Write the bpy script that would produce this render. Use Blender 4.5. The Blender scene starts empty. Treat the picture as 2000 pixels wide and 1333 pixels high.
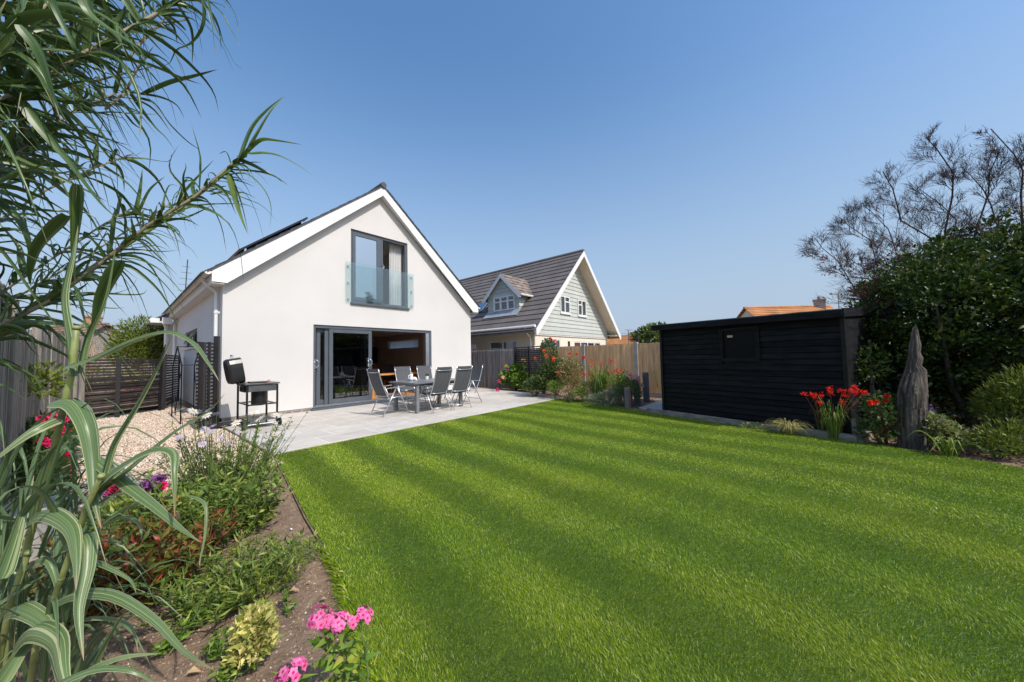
import bpy, math, random
import numpy as np
from mathutils import Vector
random.seed(7)
rng = np.random.default_rng(11)
S = bpy.context.scene
COL = S.collection
R = math.radians
# ------------------------------------------------------------------ camera
YAW, PITCH, ROLL = 0.863454423, 0.0471952726, -0.0217205207
def _basis():
    fw = np.array([0, math.cos(PITCH), math.sin(PITCH)]); up = np.array([0, -math.sin(PITCH), math.cos(PITCH)]); rt = np.array([1., 0, 0])
    r = rt*math.cos(ROLL)+up*math.sin(ROLL); u = -rt*math.sin(ROLL)+up*math.cos(ROLL)
    c, s = math.cos(YAW), math.sin(YAW)
    M = np.array([[c, s, 0], [-s, c, 0], [0, 0, 1.]])
    return M@r, M@u, M@fw
CR, CU, CF = _basis()
CAM = np.array([0, 0, 1.3])
cd = bpy.data.cameras.new("camera"); cam = bpy.data.objects.new("camera", cd); COL.objects.link(cam)
cd.sensor_width = 36; cd.lens = 665.888*36/2000; cd.clip_start = 0.05; cd.clip_end = 2000
from mathutils import Matrix
cam.matrix_world = Matrix(((CR[0], CU[0], -CF[0], CAM[0]), (CR[1], CU[1], -CF[1], CAM[1]), (CR[2], CU[2], -CF[2], CAM[2]), (0, 0, 0, 1)))
S.camera = cam
# ------------------------------------------------------------------ world, sun, exposure
SUN_EL, SUN_AZ = R(47), R(181)      # azimuth measured from +Y towards +X
w = bpy.data.worlds.new("World"); S.world = w; w.use_nodes = True
nt = w.node_tree; nt.nodes.clear()
sky = nt.nodes.new("ShaderNodeTexSky"); sky.sky_type = 'NISHITA'; sky.sun_disc = False
sky.sun_elevation = SUN_EL; sky.sun_rotation = SUN_AZ; sky.altitude = 0; sky.air_density = 1.5; sky.dust_density = 2.4; sky.ozone_density = 5.2
bg = nt.nodes.new("ShaderNodeBackground"); bg.inputs[1].default_value = 0.15
wo = nt.nodes.new("ShaderNodeOutputWorld")
hs = nt.nodes.new('ShaderNodeHueSaturation'); hs.inputs['Hue'].default_value = .5; hs.inputs['Saturation'].default_value = 1.16; hs.inputs['Value'].default_value = 1.04
nt.links.new(sky.outputs[0], hs.inputs['Color']); 
tcw = nt.nodes.new('ShaderNodeTexCoord'); spw = nt.nodes.new('ShaderNodeSeparateXYZ'); mrw = nt.nodes.new('ShaderNodeMapRange'); mxw = nt.nodes.new('ShaderNodeMix'); mxw.data_type = 'RGBA'
nt.links.new(tcw.outputs['Generated'], spw.inputs[0]); nt.links.new(spw.outputs[2], mrw.inputs[0]); mrw.interpolation_type = 'SMOOTHSTEP'
for i_, v_ in ((1, -.02), (2, .72), (3, .88), (4, .0)): mrw.inputs[i_].default_value = v_
nt.links.new(mrw.outputs[0], mxw.inputs[0]); nt.links.new(hs.outputs[0], mxw.inputs[6]); mxw.inputs[7].default_value = (2.5, 3.15, 4.2, 1)     # pale haze low in the sky
nt.links.new(mxw.outputs[2], bg.inputs[0]); nt.links.new(bg.outputs[0], wo.inputs[0])
sd = bpy.data.lights.new("sun", 'SUN'); sd.energy = 3.35; sd.angle = R(0.5); sd.color = (1, 0.94, 0.86)
sun = bpy.data.objects.new("sun", sd); COL.objects.link(sun)
sv = Vector((math.sin(SUN_AZ)*math.cos(SUN_EL), math.cos(SUN_AZ)*math.cos(SUN_EL), math.sin(SUN_EL)))
sun.rotation_euler = sv.to_track_quat('Z', 'Y').to_euler(); sun.location = (0, -5, 12)
S.view_settings.view_transform = 'Standard'; S.view_settings.look = 'None'; S.view_settings.exposure = 0.25; S.view_settings.gamma = 1
# ------------------------------------------------------------------ pixel -> place helpers (2000 px wide photograph)
def ray(x, y): return CF+(x-1000)/665.888*CR-(y-666.5)/665.888*CU
def at(x, y, D): return CAM+ray(x, y)*D
def gz(x, y, z=0.): d = ray(x, y); return CAM+d*(z-CAM[2])/d[2]
def gy(x, y, Y): d = ray(x, y); return CAM+d*Y/d[1]
def gx(x, y, X): d = ray(x, y); return CAM+d*X/d[0]
# ------------------------------------------------------------------ materials
MATS = {}
def new_mat(name):
    m = bpy.data.materials.new(name); m.use_nodes = True; MATS[name] = m
    n = m.node_tree; b = n.nodes['Principled BSDF']; return m, n, b
def c4(c): return (c[0], c[1], c[2], 1)
def coords(n, kind='Object', scale=(1, 1, 1)):
    tc = n.nodes.new('ShaderNodeTexCoord'); mp = n.nodes.new('ShaderNodeMapping'); mp.inputs['Scale'].default_value = scale
    n.links.new(tc.outputs[kind], mp.inputs[0]); return mp.outputs[0]
def noise(n, vec, sc, det=4, rough=0.55):
    t = n.nodes.new('ShaderNodeTexNoise'); t.inputs['Scale'].default_value = sc; t.inputs['Detail'].default_value = det; t.inputs['Roughness'].default_value = rough
    n.links.new(vec, t.inputs[0]); return t.outputs[0]
def ramp(n, fac, stops):
    r = n.nodes.new('ShaderNodeValToRGB'); e = r.color_ramp.elements
    while len(e) < len(stops): e.new(0.5)
    for i, (p, c) in enumerate(stops): e[i].position = p; e[i].color = c4(c)
    n.links.new(fac, r.inputs[0]); return r.outputs[0]
def mixc(n, fac, a, b, mode='MIX'):
    m = n.nodes.new('ShaderNodeMix'); m.data_type = 'RGBA'; m.blend_type = mode
    if isinstance(fac, float): m.inputs[0].default_value = fac
    else: n.links.new(fac, m.inputs[0])
    for s, v in ((6, a), (7, b)):
        if isinstance(v, tuple): m.inputs[s].default_value = c4(v)
        else: n.links.new(v, m.inputs[s])
    return m.outputs[2]
def bump(n, b, h, strength=0.3, dist=0.01):
    bp = n.nodes.new('ShaderNodeBump'); bp.inputs['Strength'].default_value = strength; bp.inputs['Distance'].default_value = dist
    n.links.new(h, bp.inputs['Height']); n.links.new(bp.outputs[0], b.inputs['Normal'])
def simple(name, col, rough=0.6, var=0.12, ns=6., bs=0.0, bscale=60., metal=0., stretch=(1, 1, 1), island=0.0, spec=0.5):
    m, n, b = new_mat(name)
    v = coords(n, 'Object', stretch)
    f = noise(n, v, ns)
    lo = tuple(max(0, x*(1-var*1.6)) for x in col); hi = tuple(min(1, x*(1+var*1.6)) for x in col)
    c = ramp(n, f, [(0.3, lo), (0.7, hi)])
    if island:
        g = n.nodes.new('ShaderNodeNewGeometry')
        c = mixc(n, 1.0, c, ramp(n, g.outputs['Random Per Island'], [(0, (1-island,)*3), (1, (1+island*0.6,)*3)]), 'MULTIPLY')
    n.links.new(c, b.inputs['Base Color']); b.inputs['Roughness'].default_value = rough; b.inputs['Metallic'].default_value = metal
    b.inputs['Specular IOR Level'].default_value = spec
    if bs: bump(n, b, noise(n, v, bscale, 3), bs, 0.01)
    return m
def leafmat(name, stops, trans=0.3, rough=0.45, spec=0.4, gain=1.45):
    m, n, b = new_mat(name); stops = [(p, (min(.95, c[0]*gain*1.06), min(.95, c[1]*gain), min(.95, c[2]*gain*.95))) for p, c in stops]
    g = n.nodes.new('ShaderNodeNewGeometry'); c = ramp(n, g.outputs['Random Per Island'], stops)
    v = coords(n, 'Object'); f = noise(n, v, 9., 2)
    c = mixc(n, 1.0, c, ramp(n, f, [(0.3, (.75, .75, .75)), (0.7, (1.2, 1.2, 1.1))]), 'MULTIPLY')
    n.links.new(c, b.inputs['Base Color']); b.inputs['Roughness'].default_value = rough; b.inputs['Specular IOR Level'].default_value = spec
    t = n.nodes.new('ShaderNodeBsdfTranslucent'); n.links.new(c, t.inputs[0])
    ms = n.nodes.new('ShaderNodeMixShader'); ms.inputs[0].default_value = trans
    n.links.new(b.outputs[0], ms.inputs[1]); n.links.new(t.outputs[0], ms.inputs[2]); n.links.new(ms.outputs[0], n.nodes['Material Output'].inputs[0])
    return m
def glassmat(name, tint, refl=0.12, rough=0.0, blend=.35):
    m, n, b = new_mat(name); n.nodes.remove(b)
    t = n.nodes.new('ShaderNodeBsdfTransparent'); t.inputs[0].default_value = c4(tint)
    gl = n.nodes.new('ShaderNodeBsdfGlossy'); gl.inputs['Roughness'].default_value = rough
    lw = n.nodes.new('ShaderNodeLayerWeight'); lw.inputs[0].default_value = blend
    mr = n.nodes.new('ShaderNodeMapRange'); mr.inputs[3].default_value = refl; mr.inputs[4].default_value = 1.0
    n.links.new(lw.outputs['Fresnel'], mr.inputs[0])
    ms = n.nodes.new('ShaderNodeMixShader'); n.links.new(mr.outputs[0], ms.inputs[0]); n.links.new(t.outputs[0], ms.inputs[1]); n.links.new(gl.outputs[0], ms.inputs[2])
    n.links.new(ms.outputs[0], n.nodes['Material Output'].inputs[0]); return m

render_white = simple('render_white', (.615, .592, .565), .9, .035, .45, .35, 220)
upvc = simple('white_upvc', (.74, .74, .72), .3, .02, 3)
soffit_w = simple('soffit_white', (.70, .68, .64), .5, .03, 3)
anth = simple('anthracite_frame', (.085, .098, .115), .35, .06, 3)
slate = simple('dark_slate', (.055, .06, .07), .6, .25, 9, .3, 40, island=.2)
solar_m = simple('solar_cell', (.012, .014, .022), .12, .1, 8)
alu = simple('brushed_aluminium', (.55, .56, .57), .32, .05, 12, metal=.85)
chrome = simple('chrome', (.8, .8, .8), .12, .02, 5, metal=1)
blackp = simple('black_paint', (.010, .010, .011), .5, .2, 10, spec=.25)
blackm = simple('black_enamel', (.018, .018, .019), .28, .15, 10)
darkgrey_m = simple('dark_grey_metal', (.075, .078, .08), .38, .1, 10)
sling = simple('charcoal_sling', (.075, .078, .085), .75, .1, 20, .3, 500)
tabletop_m = simple('grey_table_slats', (.16, .165, .175), .35, .1, 6)
tableleg_m = simple('grey_aluminium_leg', (.17, .175, .18), .4, .06, 6)
shed_m = simple('black_painted_board', (.0105, .011, .013), .65, .35, 3, .3, 25, stretch=(1, 1, 6), island=.35, spec=.14)
felt = simple('roofing_felt', (.16, .17, .16), .9, .2, 8, .5, 90)
oldwood = simple('weathered_fence_board', (.29, .26, .22), .85, .25, 3.5, .5, 30, stretch=(6, 6, .6), island=.38)
greywood = simple('grey_fence_board', (.22, .20, .195), .85, .2, 3, .4, 30, stretch=(6, 6, .6), island=.30)
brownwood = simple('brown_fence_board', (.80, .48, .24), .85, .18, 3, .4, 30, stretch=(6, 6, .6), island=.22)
concrete = simple('concrete_post', (.36, .35, .33), .9, .12, 8, .3, 90)
slatwood = simple('dark_stained_slat', (.016, .013, .014), .6, .3, 5, .3, 40, island=.35)
slatbrown = simple('brown_stained_slat', (.045, .035, .031), .65, .3, 5, .3, 40, island=.4)
sleeper_m = simple('grey_sleeper', (.24, .21, .18), .9, .3, 4, .5, 30, stretch=(1, 1, 4))
bollard_m = simple('weathered_log', (.21, .165, .15), .9, .25, 5, .6, 25, stretch=(5, 5, .7))
blackpost_m = simple('grey_post', (.10, .105, .115), .8, .2, 5, .3, 30)
cream_m = simple('cream_render', (.70, .64, .52), .9, .03, 2, .1, 120)
glass_d = glassmat('door_glass', (.60, .62, .62), .11)
glass_w = glassmat('window_glass', (.55, .6, .62), .22)
glass_bal = glassmat('balustrade_glass', (.93, .98, .975), .12, 0, .12)
glass_up = glassmat('bedroom_glass', (.2, .23, .25), .80)
def frost():
    m, n, b = new_mat('frosted_glass'); t = n.nodes.new('ShaderNodeBsdfTranslucent'); t.inputs[0].default_value = (.85, .92, .97, 1); n.links.new(t.outputs[0], n.nodes['Material Output'].inputs[0]); return m
frosted = frost()
curtain_m = simple('white_curtain', (.72, .71, .70), .9, .05, 4)
brownwall = simple('brown_interior_wall', (.56, .46, .40), .9, .04, 2)
whitewall = simple('white_interior_wall', (.72, .70, .67), .9, .03, 2)
oak = simple('oak_floor', (.50, .25, .09), .4, .25, 3, stretch=(1, 8, 1))
oakf = simple('oak_furniture', (.55, .24, .07), .35, .2, 3, stretch=(1, 8, 1))
darkfab = simple('dark_upholstery', (.02, .018, .02), .8, .2, 8)
redfab = simple('red_upholstery', (.25, .03, .035), .8, .2, 8)
mirror_m = simple('white_porcelain', (.85, .85, .85), .2, .02, 5)
bark = simple('grey_brown_bark', (.085, .058, .048), .9, .3, 8, .6, 40, stretch=(1, 1, .4))
twig_m = simple('reddish_twig', (.058, .032, .028), .8, .3, 8)
drift = simple('driftwood', (.088, .070, .058), .9, .5, 5, 1.0, 16, stretch=(5, 5, .5))
cane_m = simple('pale_cane', (.22, .185, .115), .6, .25, 9, stretch=(1, 1, 1))
canegreen = simple('green_cane', (.23, .27, .09), .45, .35, 7)
stem_g = simple('green_stem', (.12, .18, .05), .6, .2, 9)
stem_r = simple('red_stem', (.20, .05, .03), .6, .2, 9)
red_tin = simple('orange_red', (.6, .06, .03), .4, .1, 9)

def mat_brick(name, c1, c2, mort, sx, sz, axis='xz', mix=.02):
    m, n, b = new_mat(name)
    tc = n.nodes.new('ShaderNodeTexCoord'); sp = n.nodes.new('ShaderNodeSeparateXYZ'); cb = n.nodes.new('ShaderNodeCombineXYZ')
    n.links.new(tc.outputs['Object'], sp.inputs[0])
    n.links.new(sp.outputs['XYZ'.index(axis[0].upper())], cb.inputs[0]); n.links.new(sp.outputs['XYZ'.index(axis[1].upper())], cb.inputs[1])
    t = n.nodes.new('ShaderNodeTexBrick'); t.inputs['Color1'].default_value = c4(c1); t.inputs['Color2'].default_value = c4(c2); t.inputs['Mortar'].default_value = c4(mort)
    t.inputs['Scale'].default_value = 1; t.inputs['Brick Width'].default_value = sx; t.inputs['Row Height'].default_value = sz; t.inputs['Mortar Size'].default_value = mix
    n.links.new(cb.outputs[0], t.inputs[0])
    f = noise(n, cb.outputs[0], 3.5, 6)
    c = mixc(n, 1.0, t.outputs[0], ramp(n, f, [(.3, (.82, .82, .83)), (.7, (1.1, 1.09, 1.07))]), 'MULTIPLY')
    n.links.new(c, b.inputs['Base Color']); b.inputs['Roughness'].default_value = .8
    bump(n, b, t.outputs[1], -.4, .01); return m
brick_dark = mat_brick('plinth_brick', (.16, .12, .10), (.22, .17, .14), (.34, .31, .28), .225, .075)
tile_l = mat_brick('brown_plain_tile', (.25, .17, .125), (.33, .235, .175), (.10, .07, .05), .17, .16, 'xz', .03)

def mat_paving():
    m, n, b = new_mat('pale_sandstone_paving')
    v = coords(n, 'Object')
    t = n.nodes.new('ShaderNodeTexBrick'); t.offset = 0.37; t.offset_frequency = 2; t.squash = 0.72; t.squash_frequency = 3
    for k, cc in (('Color1', (.48, .445, .395)), ('Color2', (.58, .54, .485)), ('Mortar', (.70, .665, .61))): t.inputs[k].default_value = c4(cc)
    t.inputs['Scale'].default_value = 1; t.inputs['Brick Width'].default_value = .86; t.inputs['Row Height'].default_value = .58; t.inputs['Mortar Size'].default_value = .009; t.inputs['Bias'].default_value = 0
    n.links.new(v, t.inputs[0])
    v2 = coords(n, 'Object', (1.2, 5, 1)); f = noise(n, v2, 2.6, 8, .62); f2 = noise(n, v, .9, 3)
    c = mixc(n, 1.0, t.outputs[0], ramp(n, f, [(.28, (.74, .75, .78)), (.5, (1, 1, 1)), (.75, (1.14, 1.11, 1.05))]), 'MULTIPLY')
    c = mixc(n, 1.0, c, ramp(n, f2, [(.35, (.90, .90, .90)), (.65, (1.05, 1.03, 1.0))]), 'MULTIPLY')
    n.links.new(c, b.inputs['Base Color']); b.inputs['Roughness'].default_value = .75
    bump(n, b, f, .25, .01); return m
paving = mat_paving()

def mat_soil(name, a, bcol, c_hi):
    m, n, b = new_mat(name); v = coords(n, 'Object')
    f = noise(n, v, 14, 10, .7); f2 = noise(n, v, 1.4, 4)
    c = ramp(n, f, [(.25, a), (.55, bcol), (.8, c_hi)])
    c = mixc(n, 1.0, c, ramp(n, f2, [(.3, (.8, .8, .8)), (.7, (1.15, 1.12, 1.1))]), 'MULTIPLY')
    n.links.new(c, b.inputs['Base Color']); b.inputs['Roughness'].default_value = .95
    bump(n, b, noise(n, v, 40, 8, .7), .9, .03); return m
soil_m = mat_soil('garden_soil', (.13, .082, .050), (.30, .205, .135), (.45, .32, .21))
gravelbase = mat_soil('gravel_bed', (.18, .12, .08), (.38, .28, .20), (.55, .44, .35))
grassbase = mat_soil('turf_base', (.035, .075, .006), (.07, .14, .012), (.12, .19, .02))
def stonemat(name, stops):
    m, n, b = new_mat(name); g = n.nodes.new('ShaderNodeNewGeometry')
    n.links.new(ramp(n, g.outputs['Random Per Island'], stops), b.inputs['Base Color']); b.inputs['Roughness'].default_value = .7; return m
gravel_m = stonemat('flint_gravel', [(0, (.22, .12, .06)), (.2, (.50, .34, .22)), (.45, (.62, .50, .38)), (.7, (.70, .62, .52)), (.88, (.38, .26, .17)), (1, (.80, .75, .68))])
clod_m = stonemat('soil_crumb', [(0, (.13, .085, .052)), (.5, (.28, .195, .13)), (.985, (.42, .31, .22)), (1, (.66, .58, .48))])
def mat_grass():
    m, n, b = new_mat('lawn_blades')
    g = n.nodes.new('ShaderNodeNewGeometry')
    c = ramp(n, g.outputs['Random Per Island'], [(0, (.09, .18, .004)), (.5, (.235, .35, .010)), (.88, (.42, .51, .035)), (1, (.80, .78, .36))])
    v = coords(n, 'Object'); f = noise(n, v, .75, 6, .62)
    c = mixc(n, 1.0, c, ramp(n, f, [(.34, (.74, .86, .7)), (.66, (1.2, 1.1, 1.1))]), 'MULTIPLY')
    n.links.new(c, b.inputs['Base Color']); b.inputs['Roughness'].default_value = .55; b.inputs['Specular IOR Level'].default_value = .14
    t = n.nodes.new('ShaderNodeBsdfTranslucent'); n.links.new(c, t.inputs[0])
    ms = n.nodes.new('ShaderNodeMixShader'); ms.inputs[0].default_value = .35
    n.links.new(b.outputs[0], ms.inputs[1]); n.links.new(t.outputs[0], ms.inputs[2]); n.links.new(ms.outputs[0], n.nodes['Material Output'].inputs[0])
    return m
lawn_m = mat_grass()
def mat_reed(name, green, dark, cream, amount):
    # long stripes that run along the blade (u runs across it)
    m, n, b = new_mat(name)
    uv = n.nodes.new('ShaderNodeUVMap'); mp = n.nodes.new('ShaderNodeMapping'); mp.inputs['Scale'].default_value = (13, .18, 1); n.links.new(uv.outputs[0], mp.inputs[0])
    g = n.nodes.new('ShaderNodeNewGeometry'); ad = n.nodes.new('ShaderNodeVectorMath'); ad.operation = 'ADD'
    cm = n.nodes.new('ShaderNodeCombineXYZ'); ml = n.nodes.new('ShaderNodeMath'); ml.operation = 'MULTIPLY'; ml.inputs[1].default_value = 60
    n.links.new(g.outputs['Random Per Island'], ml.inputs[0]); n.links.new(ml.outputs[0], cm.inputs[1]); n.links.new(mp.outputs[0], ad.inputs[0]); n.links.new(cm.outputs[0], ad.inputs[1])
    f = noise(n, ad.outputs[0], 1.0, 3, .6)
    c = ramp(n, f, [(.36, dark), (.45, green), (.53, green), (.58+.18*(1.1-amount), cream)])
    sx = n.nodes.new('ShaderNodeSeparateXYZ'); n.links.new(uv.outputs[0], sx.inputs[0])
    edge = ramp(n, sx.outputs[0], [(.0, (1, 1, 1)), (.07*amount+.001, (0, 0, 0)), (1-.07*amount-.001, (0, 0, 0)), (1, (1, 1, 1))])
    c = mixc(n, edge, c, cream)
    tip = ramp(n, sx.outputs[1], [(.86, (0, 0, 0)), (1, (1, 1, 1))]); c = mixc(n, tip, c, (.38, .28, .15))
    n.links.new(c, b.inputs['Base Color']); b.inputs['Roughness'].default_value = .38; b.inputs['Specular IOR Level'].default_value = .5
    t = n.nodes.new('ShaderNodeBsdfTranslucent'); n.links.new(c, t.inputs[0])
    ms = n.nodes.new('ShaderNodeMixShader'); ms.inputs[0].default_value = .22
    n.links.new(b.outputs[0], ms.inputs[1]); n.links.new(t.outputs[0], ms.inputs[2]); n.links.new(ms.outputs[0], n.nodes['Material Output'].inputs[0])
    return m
reed_var = mat_reed('variegated_reed_blade', (.115, .185, .065), (.055, .11, .036), (.42, .45, .24), .85)
reed_green = mat_reed('green_reed_blade', (.056, .112, .026), (.026, .062, .018), (.20, .25, .07), .4)
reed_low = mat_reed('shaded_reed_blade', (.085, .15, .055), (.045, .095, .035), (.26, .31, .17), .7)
L_hedge = leafmat('hedge_leaf', [(0, (.025, .06, .010)), (.6, (.06, .125, .018)), (.9, (.12, .19, .03)), (1, (.26, .30, .08))], gain=.62)
L_conifer = leafmat('yellow_green_leaf', [(0, (.05, .085, .012)), (1, (.16, .20, .03))])
L_far = leafmat('far_leaf', [(0, (.04, .07, .015)), (1, (.10, .14, .035))])
L_rose = leafmat('rose_leaf', [(0, (.025, .055, .014)), (.8, (.07, .12, .03)), (1, (.18, .17, .07))])
L_olive = leafmat('olive_leaf', [(0, (.09, .10, .03)), (.7, (.20, .19, .08)), (1, (.32, .22, .11))])
L_bright = leafmat('bright_leaf', [(0, (.05, .11, .012)), (1, (.15, .25, .035))])
L_mid = leafmat('mid_green_leaf', [(0, (.045, .09, .016)), (.7, (.13, .20, .035)), (1, (.26, .29, .07))])
L_photinia = leafmat('red_tinged_leaf', [(0, (.03, .06, .012)), (.55, (.09, .12, .02)), (.78, (.17, .12, .025)), (.92, (.16, .045, .025)), (1, (.36, .05, .03))])
L_euon = leafmat('cream_edged_leaf', [(0, (.10, .16, .03)), (.35, (.32, .34, .10)), (1, (.62, .56, .26))])
L_lav = leafmat('grey_green_leaf', [(0, (.06, .085, .05)), (1, (.17, .20, .15))])
L_phlox = leafmat('phlox_leaf', [(0, (.07, .14, .02)), (.8, (.17, .28, .045)), (1, (.35, .35, .06))])
L_yel = leafmat('straw_yellow_blade', [(0, (.16, .17, .05)), (.6, (.38, .36, .14)), (1, (.55, .5, .25))])
L_dry = leafmat('dry_leaf', [(0, (.20, .12, .07)), (.5, (.36, .26, .16)), (1, (.50, .40, .28))])
L_crimson = leafmat('dead_red_leaf', [(0, (.10, .03, .02)), (1, (.22, .07, .04))])
def petal(name, a, b): return leafmat(name, [(0, a), (1, b)], .3, .6, .2, 1.)
P_pink = petal('pink_petal', (.75, .12, .42), (.90, .30, .62)); P_magenta = petal('magenta_petal', (.70, .02, .16), (.85, .06, .28))
P_purple = petal('purple_petal', (.22, .06, .32), (.45, .14, .50)); P_red = petal('scarlet_petal', (.75, .02, .012), (.90, .06, .03))
P_coral = petal('coral_petal', (.85, .10, .04), (.92, .20, .09)); P_white = petal('white_petal', (.75, .75, .78), (.85, .85, .84))
P_lilac = petal('lilac_petal', (.45, .42, .68), (.65, .60, .80)); P_yellow = petal('yellow_centre', (.70, .50, .03), (.80, .62, .06))
P_rosepink = petal('pale_pink_petal', (.80, .38, .45), (.88, .62, .62)); P_eye = petal('crimson_eye', (.55, .01, .10), (.6, .02, .14))
# ------------------------------------------------------------------ object helpers
def tag(o, label=None, cat=None, group=None, kind=None):
    if label: o['label'] = label
    if cat: o['category'] = cat
    if group: o['group'] = group
    if kind: o['kind'] = kind
    return o
def thing(name, label, cat, loc=(0, 0, 0), group=None):
    o = bpy.data.objects.new(name, None); COL.objects.link(o); o.location = tuple(float(v) for v in loc); o.empty_display_size = .2
    return tag(o, label, cat, group)
def rootloc(p):
    v = np.zeros(3)
    while p is not None: v = v+np.array(p.location); p = p.parent
    return v
def mesh_obj(name, V, F, mats, parent=None, mi=None, uv=None, smooth=False, sizes=None):
    """V (n,3) in world coordinates; F list of index lists or (m,k) array"""
    V = np.asarray(V, dtype=np.float64)-rootloc(parent)
    me = bpy.data.meshes.new(name)
    if isinstance(F, np.ndarray):
        k = F.shape[1]; me.vertices.add(len(V)); me.vertices.foreach_set('co', V.ravel().astype(np.float32))
        me.loops.add(F.size); me.loops.foreach_set('vertex_index', F.ravel().astype(np.int32))
        me.polygons.add(len(F)); me.polygons.foreach_set('loop_start', np.arange(0, F.size, k, dtype=np.int32))
        me.update(calc_edges=True)
    else:
        me.from_pydata([tuple(v) for v in V], [], F); me.update()
    for m in (mats if isinstance(mats, (list, tuple)) else [mats]): me.materials.append(m)
    if mi is not None: me.polygons.foreach_set('material_index', np.asarray(mi, dtype=np.int32))
    if smooth: me.polygons.foreach_set('use_smooth', np.ones(len(me.polygons), dtype=bool))
    if uv is not None:
        l = me.uv_layers.new(name='UVMap'); idx = np.zeros(len(me.loops), dtype=np.int32); me.loops.foreach_get('vertex_index', idx)
        l.data.foreach_set('uv', np.asarray(uv, dtype=np.float32)[idx].ravel())
    o = bpy.data.objects.new(name, me); COL.objects.link(o)
    if parent is not None: o.parent = parent
    return o
class MB:
    def __init__(s): s.v = []; s.f = []; s.m = []; s.cur = 0
    def add(s, vs, fs):
        o = len(s.v); s.v += [tuple(map(float, v)) for v in vs]; s.f += [[i+o for i in f] for f in fs]; s.m += [s.cur]*len(fs); return s
    def box(s, x0, x1, y0, y1, z0, z1): 
        return s.add([(x0, y0, z0), (x1, y0, z0), (x1, y1, z0), (x0, y1, z0), (x0, y0, z1), (x1, y0, z1), (x1, y1, z1), (x0, y1, z1)],
                     [[0, 3, 2, 1], [4, 5, 6, 7], [0, 1, 5, 4], [1, 2, 6, 5], [2, 3, 7, 6], [3, 0, 4, 7]])
    def obox(s, c, ax, ay, az):   # centre and three half-axis vectors
        c, ax, ay, az = map(np.array, (c, ax, ay, az)); P = [c+i*ax+j*ay+k*az for k in (-1, 1) for i, j in ((-1, -1), (1, -1), (1, 1), (-1, 1))]
        return s.add(P, [[0, 3, 2, 1], [4, 5, 6, 7], [0, 1, 5, 4], [1, 2, 6, 5], [2, 3, 7, 6], [3, 0, 4, 7]])
    def bar(s, p, q, wd, ht, up=(0, 0, 1)):   # rectangular bar from p to q
        p, q, up = map(lambda a: np.array(a, float), (p, q, up)); d = q-p; L = np.linalg.norm(d); d /= L
        sd = np.cross(d, up); sd /= np.linalg.norm(sd); u = np.cross(sd, d)
        return s.obox((p+q)/2, d*L/2, sd*wd/2, u*ht/2)
    def tube(s, pts, r, n=8, caps=True):
        pts = [np.array(p, float) for p in pts]; k = len(pts); rs = r if isinstance(r, (list, tuple)) else [r]*k; o = len(s.v); ref = None
        for i, p in enumerate(pts):
            d = pts[min(i+1, k-1)]-pts[max(i-1, 0)]; d /= (np.linalg.norm(d)+1e-9)
            if ref is None: ref = np.cross(d, (0, 0, 1) if abs(d[2]) < .9 else (1, 0, 0))
            ref = ref-d*(ref@d); ref /= (np.linalg.norm(ref)+1e-9); b = np.cross(d, ref)
            for j in range(n):
                a = 2*math.pi*j/n; s.v.append(tuple(p+rs[i]*(math.cos(a)*ref+math.sin(a)*b)))
        nf = 0
        for i in range(k-1):
            for j in range(n):
                a, b2 = o+i*n+j, o+i*n+(j+1) % n; s.f.append([a, b2, b2+n, a+n]); nf += 1
        if caps: s.f.append([o+j for j in range(n)][::-1]); s.f.append([o+(k-1)*n+j for j in range(n)]); nf += 2
        s.m += [s.cur]*nf; return s
    def lathe(s, c, prof, n=16):
        o = len(s.v); k = len(prof)
        for (r, z) in prof:
            for j in range(n): a = 2*math.pi*j/n; s.v.append((c[0]+r*math.cos(a), c[1]+r*math.sin(a), c[2]+z))
        for i in range(k-1):
            for j in range(n): a, b2 = o+i*n+j, o+i*n+(j+1) % n; s.f.append([a, b2, b2+n, a+n])
        s.f.append([o+j for j in range(n)][::-1]); s.f.append([o+(k-1)*n+j for j in range(n)]); s.m += [s.cur]*((k-1)*n+2); return s
    def prism(s, poly, d):    # planar polygon (3D points) extruded by vector d
        k = len(poly); d = np.array(d, float); P = [np.array(p, float) for p in poly]
        return s.add(P+[p+d for p in P], [list(range(k))[::-1], list(range(k, 2*k))]+[[i, (i+1) % k, (i+1) % k+k, i+k] for i in range(k)])
    def wall(s, fn, thick, x0, x1, z0, z1, holes=(), clip=()):
        """flat wall in (x,z) coordinates, fn maps (x,z)->3D front point, thick = vector to the back; holes are real openings"""
        th = np.array(thick, float)
        xs = sorted(set([x0, x1]+[h[0] for h in holes]+[h[1] for h in holes])); zs = sorted(set([z0, z1]+[h[2] for h in holes]+[h[3] for h in holes]))
        for i in range(len(xs)-1):
            for j in range(len(zs)-1):
                a, b, c, d = xs[i], xs[i+1], zs[j], zs[j+1]
                if any(a >= h[0]-1e-6 and b <= h[1]+1e-6 and c >= h[2]-1e-6 and d <= h[3]+1e-6 for h in holes): continue
                P = [(a, c), (b, c), (b, d), (a, d)]
                for (nx, nz, k) in clip:     # keep nx*x+nz*z<=k
                    Q = []
                    for m in range(len(P)):
                        p, q = P[m], P[(m+1) % len(P)]; fp, fq = nx*p[0]+nz*p[1]-k, nx*q[0]+nz*q[1]-k
                        if fp <= 0: Q.append(p)
                        if fp*fq < 0: t = fp/(fp-fq); Q.append((p[0]+t*(q[0]-p[0]), p[1]+t*(q[1]-p[1])))
                    P = Q
                    if not P: break
                if len(P) < 3: continue
                F = [np.array(fn(*p), float) for p in P]; k = len(F)
                s.add(F, [list(range(k))]); s.add([f+th for f in F], [list(range(k))[::-1]])
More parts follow.
